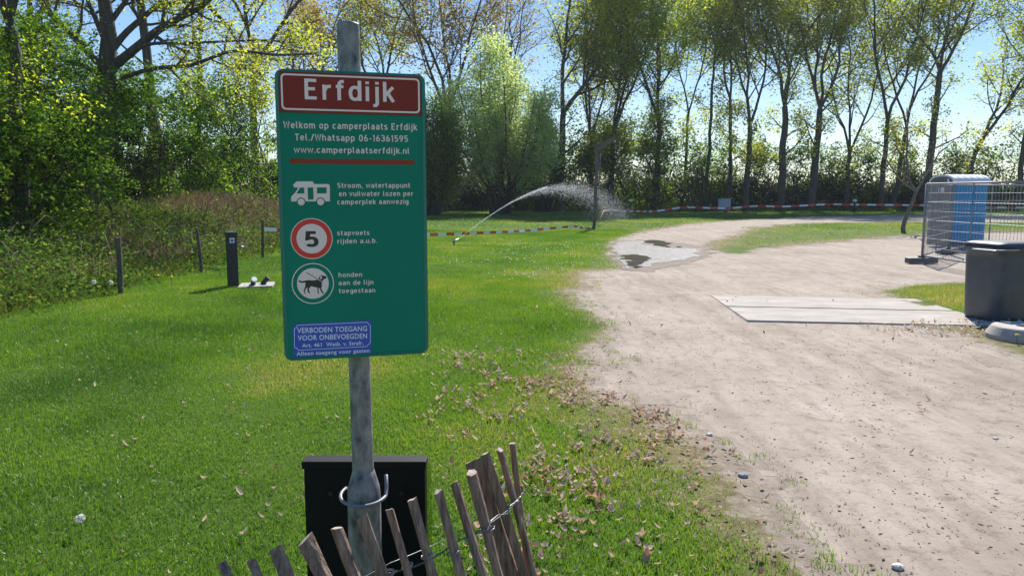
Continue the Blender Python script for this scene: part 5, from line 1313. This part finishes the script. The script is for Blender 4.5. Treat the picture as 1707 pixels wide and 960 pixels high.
# long rough grass on the left verge and bank, along the hedge foot, around posts
parts = []
def verge(n, y0, y1, x0, x1, h0, w0, vmul=1.0):
    y = rg.uniform(y0, y1, n); x = rg.uniform(x0, x1, n); x = x + 0.25 * (fbm(y * 0.8, y * 0, 49) - 0.5)
    hh = h0 * (0.3 + 1.2 * fbm(x * 1.3, y * 1.3, 51)) * rg.uniform(0.5, 1.2, n) * sstep(-6.25, -7.3, x)
    k = hh > 0.03; x, y, hh = x[k], y[k], hh[k]
    parts.append(blades('v', x, y, hh, w0 * rg.uniform(.6, 1.3, len(x)), rg, None, 0.5, np.clip(rg.beta(1.3, 1.6, len(x)) * vmul, 0, 1), True))
verge(60000, 6.5, 14, -12, -6.2, 0.24, 0.010); verge(44000, 14, 26, -13, -6.2, 0.24, 0.016); verge(16000, 26, 48, -14, -6.0, 0.26, 0.025)
x = rg.uniform(XA(690, 71), XA(1760, 71), 26000); y = rg.normal(70.3, 0.9, 26000); hh = 0.55 * (0.2 + 1.3 * fbm(x * 0.5, y * 0.5, 53)) * rg.random(26000)
parts.append(blades('v', x, y, hh, np.full(26000, 0.06), rg, None, 0.5, rg.beta(1.2, 2.4, 26000), False))
v, l, a = merge(parts)
tag(link('rough_grass', npmesh('rough_grass', v, l, 3, [M['rough_grass']], attr=a)), kind='stuff')
# broad-leaved weeds
wc = []
for n, y0, y1, x0, x1 in ((520, 7.5, 14, -11, -6.4), (560, 14, 26, -11.5, -6.4), (240, 26, 45, -12, -6.4)):
    y = rg.uniform(y0, y1, n); x = rg.uniform(x0, x1, n); k = fbm(x * 0.9, y * 0.6, 55) > 0.42; x, y = x[k], y[k]
    wc.append(np.stack([x, y, gz_at(x, y) + rg.uniform(0.08, 0.42, len(x)) * sstep(-6.3, -7.6, x)], 1))
wc = np.concatenate(wc); fo = Foliage(); fo.clump(wc, 46, np.array([.19, .19, .11]), rg)
x = rg.uniform(XA(700, 71), XA(1500, 71), 90); y = rg.normal(70, .5, 90)
fo.clump(np.stack([x, y, rg.uniform(.2, .7, 90)], 1), 20, .25, rg)
fo.build('weeds', M['weed'], 0.062, rg, zmin=0.0); tag(bpy.data.objects['weeds'], kind='stuff')
# dry stalks and brambles on the bank
x = np.concatenate([rg.normal(-10.2, 1.6, 34000), rg.uniform(-12, -7.2, 14000)]); y = np.concatenate([rg.normal(30, 6, 34000), rg.uniform(9, 24, 14000)])
k = (x < -7.2) & (y > 8) & (y < 46) & (fbm(x * 0.7, y * 0.5, 57) > np.where(y > 24, 0.30, 0.45)); x, y = x[k], y[k]
v, l, a = blades('d', x, y, rg.uniform(.15, .6, len(x)), rg.uniform(.006, .02, len(x)), rg, None, 0.8, rg.beta(1.5, 1.5, len(x)), True)
tag(link('dry_stalks', npmesh('dry_stalks', v, l, 3, [M['dry_stalk']], attr=a)), kind='stuff')

# tangled brambles and dead stems on the bank
rb = np.random.default_rng(131); wb_ = Wood(); bl_ = []
for i in range(420):
    y = rb.uniform(11, 40); x = -7.4 - abs(rb.normal(0, 2.0)) - (0.6 if y < 16 else 0)
    z = float(gz_at(x, y)); L = rb.uniform(.5, 1.7); a = rb.uniform(0, 6.28); hgt = L * rb.uniform(.25, .6)
    ps = [np.array([x + math.cos(a) * L * f + rb.normal(0, .02), y + math.sin(a) * L * f, z - .03 + hgt * 4 * f * (1 - f) * (1.1 - .35 * f)]) for f in np.linspace(0, 1, 6)]
    wb_.tube(ps, np.linspace(.007, .003, 6) * (1 + y / 30), 4)
    if rb.random() < .45: bl_ += [p for p in ps[1:5]]
tag(wb_.build('brambles', M['bramble']), kind='stuff')
fo = Foliage(); fo.clump(np.array(bl_), 9, 0.13, rb); o_ = fo.build('bramble_leaves', M['leaf_thorn'], 0.08, rb); tag(o_, kind='stuff')

# fallen leaves: drifts at the track edge, a sprinkling over the lawn
lx_, ly_ = [], []
n = 26000; y = 2.5 + 5.2 * rg.random(n) ** 1.25; x = rg.uniform(-0.7, 1.75, n); s = rough_sdf(x, y)
cl = fbm(x * 2.4, y * 2.0, 63); p = np.clip((0.55 * fbm(x * 2.0, y * 1.7, 63) + 0.45 * fbm(x * 8, y * 7, 64) - 0.54) * 7, 0.06, 0.75) * np.clip(1.15 - np.abs(s + 0.55) / 1.0, 0, 1) * (s < 0.12)
k = rg.random(n) < p * 0.7; lx_.append(x[k]); ly_.append(y[k])
n = 1500; y = rg.uniform(2.5, 14, n); x = rg.uniform(-0.72, 0.1, n) * y + 0.6; s = rough_sdf(x, y); k = (s < 0.1) & (rg.random(n) < 0.26); lx_.append(x[k]); ly_.append(y[k])
n = 700; y = rg.uniform(2.6, 12, n); x = rg.uniform(0.9, 5, n); k = rg.random(n) < 0.12; lx_.append(x[k]); ly_.append(y[k])
n = 700; y = rg.uniform(8.6, 9.6, n); x = rg.uniform(4.3, 7, n); k = rg.random(n) < 0.5; lx_.append(x[k]); ly_.append(y[k])
lx_ = np.concatenate(lx_); ly_ = np.concatenate(ly_); n = len(lx_)
az = rg.uniform(0, 6.28, n); L_ = np.minimum(rg.gamma(5, 0.0047, n) + 0.008, 0.05); Wd = L_ * rg.uniform(.4, .7, n); cu_ = rg.uniform(0.2, 1.0, n) * L_
tl = rg.normal(0, .5, n)
d = np.stack([np.cos(az), np.sin(az), tl], 1); e = np.stack([-np.sin(az), np.cos(az), rg.normal(0, .35, n)], 1)
c = np.stack([lx_, ly_, gz_at(lx_, ly_) + np.where(rough_sdf(lx_, ly_) > 0, 0.012, rg.uniform(0.015, 0.04, n))], 1); up = np.array([0, 0, 1.])
def lv(f, g, hgt): return c + d * (L_ * f)[:, None] + e * (Wd * g)[:, None] + up * (cu_ * hgt)[:, None]
v = np.stack([lv(-.5, 0, .5), lv(-.15, -.5, .35), lv(.25, -.4, .4), lv(.5, 0, .8), lv(.25, .4, .45), lv(-.15, .5, .3), lv(-.1, 0, 0), lv(.22, 0, .1)], 1).reshape(-1, 3)
q8 = np.arange(n)[:, None] * 8
lo = np.concatenate([q8 + np.array([t_]) for t_ in ((0, 1, 6), (1, 2, 7), (1, 7, 6), (2, 3, 7), (3, 4, 7), (4, 5, 6), (4, 6, 7), (5, 0, 6))], 1).ravel()
tag(link('leaf_litter', npmesh('leaf_litter', v, lo, 3, [M['dead_leaf']], attr=np.repeat(np.clip(rg.beta(2, 1.3, n), 0, 1), 8))), kind='stuff')
# bark crumbs and small stones on the track
n = 9000; y = 2.5 + 13 * rg.random(n) ** 1.4; x = 0.4 + rg.random(n) * (0.75 * y + 0.8); k = (rough_sdf(x, y) > 0.05) & (fbm(x * 2.0, y * 1.3, 67) + 0.25 * rg.random(n) > 0.52); x, y = x[k], y[k]; n = len(x)
sz = np.minimum(rg.gamma(2, 0.0012, n) + 0.001, 0.0065); dark = rg.random(n)
rot = rg.uniform(0, 6.28, n); el = rg.uniform(1, 3.2, n)
oc = octa[None] * sz[:, None, None] * np.stack([el, np.ones(n), np.full(n, .4)], 1)[:, None]
cx, sx2 = np.cos(rot)[:, None], np.sin(rot)[:, None]
vv = np.stack([oc[:, :, 0] * cx - oc[:, :, 1] * sx2, oc[:, :, 0] * sx2 + oc[:, :, 1] * cx, oc[:, :, 2]], 2) + np.stack([x, y, gz_at(x, y) + 0.006], 1)[:, None]
M['crumb'] = leafmat('crumb', [(0, (0.09, 0.066, 0.05)), (0.6, (0.20, 0.155, 0.122)), (0.85, (0.22, 0.18, 0.15)), (1, (0.36, 0.33, 0.30))], 0.0, gloss=0.0)
tag(link('track_grit', npmesh('track_grit', vv.reshape(-1, 3), (np.arange(n)[:, None, None] * 6 + of[None]).ravel(), 3, [M['crumb']], attr=np.repeat(dark, 6))), kind='stuff')
# daisies
n = 500; y = rg.uniform(14, 26, n); x = rg.uniform(-1.5, 3.2, n); k = (rough_sdf(x, y) < -0.05) & (fbm(x * .8, y * .5, 71) > 0.5); x, y = x[k], y[k]
x = np.concatenate([x, rg.uniform(4.6, 7, 90)]); y = np.concatenate([y, rg.uniform(8.5, 9.4, 90)]); n = len(x)
oc = octa[None] * np.array([.014, .014, .006])[None, None] + np.stack([x, y, gz_at(x, y) + .05], 1)[:, None]
tag(link('daisies', npmesh('daisies', oc.reshape(-1, 3), (np.arange(n)[:, None, None] * 6 + of[None]).ravel(), 3, [M['white']])), kind='stuff')

# ------------------------------------------------------------------ single small things
def dandelion(px, py, h, lab, clock=False, s=1.0):
    g = G(px, py); z0 = float(gz_at(g[0], g[1])); r3 = np.random.default_rng(int(px * 7 + py))
    o = thing('dandelion', lab, 'dandelion', (g[0], g[1], z0), 0, 'dandelion seed heads' if clock else 'yellow dandelions')
    MB().tube([(0, 0, 0), (0.008, 0, h * .5), (0.003, 0, h)], 0.0028 * s, 6).build('stem', M['stem'], o)
    if clock:
        c = r3.normal(0, 1, (260, 3)); c /= np.linalg.norm(c, axis=1, keepdims=True); c = c * 0.022 * s + np.array([.003, 0, h + .018 * s])
        v_, l_, a_ = quad_leaves(c, 0.010 * s, r3); link('seed_head', npmesh('seed_head', v_, l_, 4, [M['seed']], attr=a_), o)
    else:
        mb = MB()
        for k in range(22):
            a = 2 * math.pi * k / 22; r = .021 * s * (1 if k % 2 else .75); u = (math.cos(a), math.sin(a)); n_ = (-u[1] * .004 * s, u[0] * .004 * s)
            mb.add([(.003, 0, h), (.003 + u[0] * r * .6 + n_[0], u[1] * r * .6 + n_[1], h + .008 * s), (.003 + u[0] * r, u[1] * r, h + .010 * s), (.003 + u[0] * r * .6 - n_[0], u[1] * r * .6 - n_[1], h + .008 * s)], [(0, 1, 2, 3)])
        mb.lathe([(0.013 * s, h + .004), (0.010 * s, h + .014 * s), (0.001, h + .016 * s)], 10, c=(.003, 0, 0)); mb.build('flower', M['yellow'], o, fix=False)
dandelion(135, 893, 0.075, 'dandelion seed head standing alone in the lawn at lower left', True, .85)
dandelion(157, 490, 0.16, 'left seed head of the pair beside the nearest wooden post', True, 1.6)
dandelion(185, 491, 0.16, 'right seed head of the pair beside the nearest wooden post', True, 1.6)
dandelion(1692, 566, 0.10, 'dandelion seed head in front of the round concrete foot', True, 1.1)
for px, py, h, lab, s in ((50, 508, .10, 'left yellow dandelion of the pair at the left verge', 1.7), (66, 505, .12, 'right yellow dandelion of the pair at the left verge', 1.5), (106, 475, .14, 'yellow dandelion in the weeds left of the nearest post', 1.7),
                          (263, 474, .14, 'yellow dandelion between the two left posts, the left one', 2.2), (286, 477, .14, 'yellow dandelion between the two left posts, the right one', 2.2),
                          (452, 425, .2, 'lower yellow dandelion beside the post next to the sign', 3), (456, 420, .2, 'upper yellow dandelion beside the post next to the sign', 3), (1694, 572, .09, 'yellow dandelion at the round concrete foot', 1.5)):
    dandelion(px, py, h, lab, False, s)
def pebble(px, py, r, lab, m, seed):
    g = G(px, py); rr = np.random.default_rng(seed); bm = bmesh.new(); bmesh.ops.create_icosphere(bm, subdivisions=2, radius=1)
    for v_ in bm.verts: v_.co = Vector((v_.co.x * 1.25, v_.co.y, v_.co.z * .7)) * r * (1 + 0.12 * math.sin(v_.co.x * 4 + seed) * math.cos(v_.co.y * 5 + seed) + rr.normal(0, .05))
    me = bpy.data.meshes.new('stone'); bm.to_mesh(me); bm.free(); me.materials.append(m)
    tag(link('stone', me, None, (g[0], g[1], float(gz_at(g[0], g[1])) + r * .4)), lab, 'stone')
pebble(1239, 793, .024, 'blue grey stone at the edge of the grass and the track', M['stone'], 1)
pebble(1497, 942, .022, 'pale flat stone on the track at the bottom of the picture', M['stone_pale'], 2)
pebble(1183, 722, .018, 'small pale stone on the track beside the leaf drift', M['stone_pale'], 3)
pebble(1660, 727, .018, 'small pale stone on the right of the track', M['stone_pale'], 4)
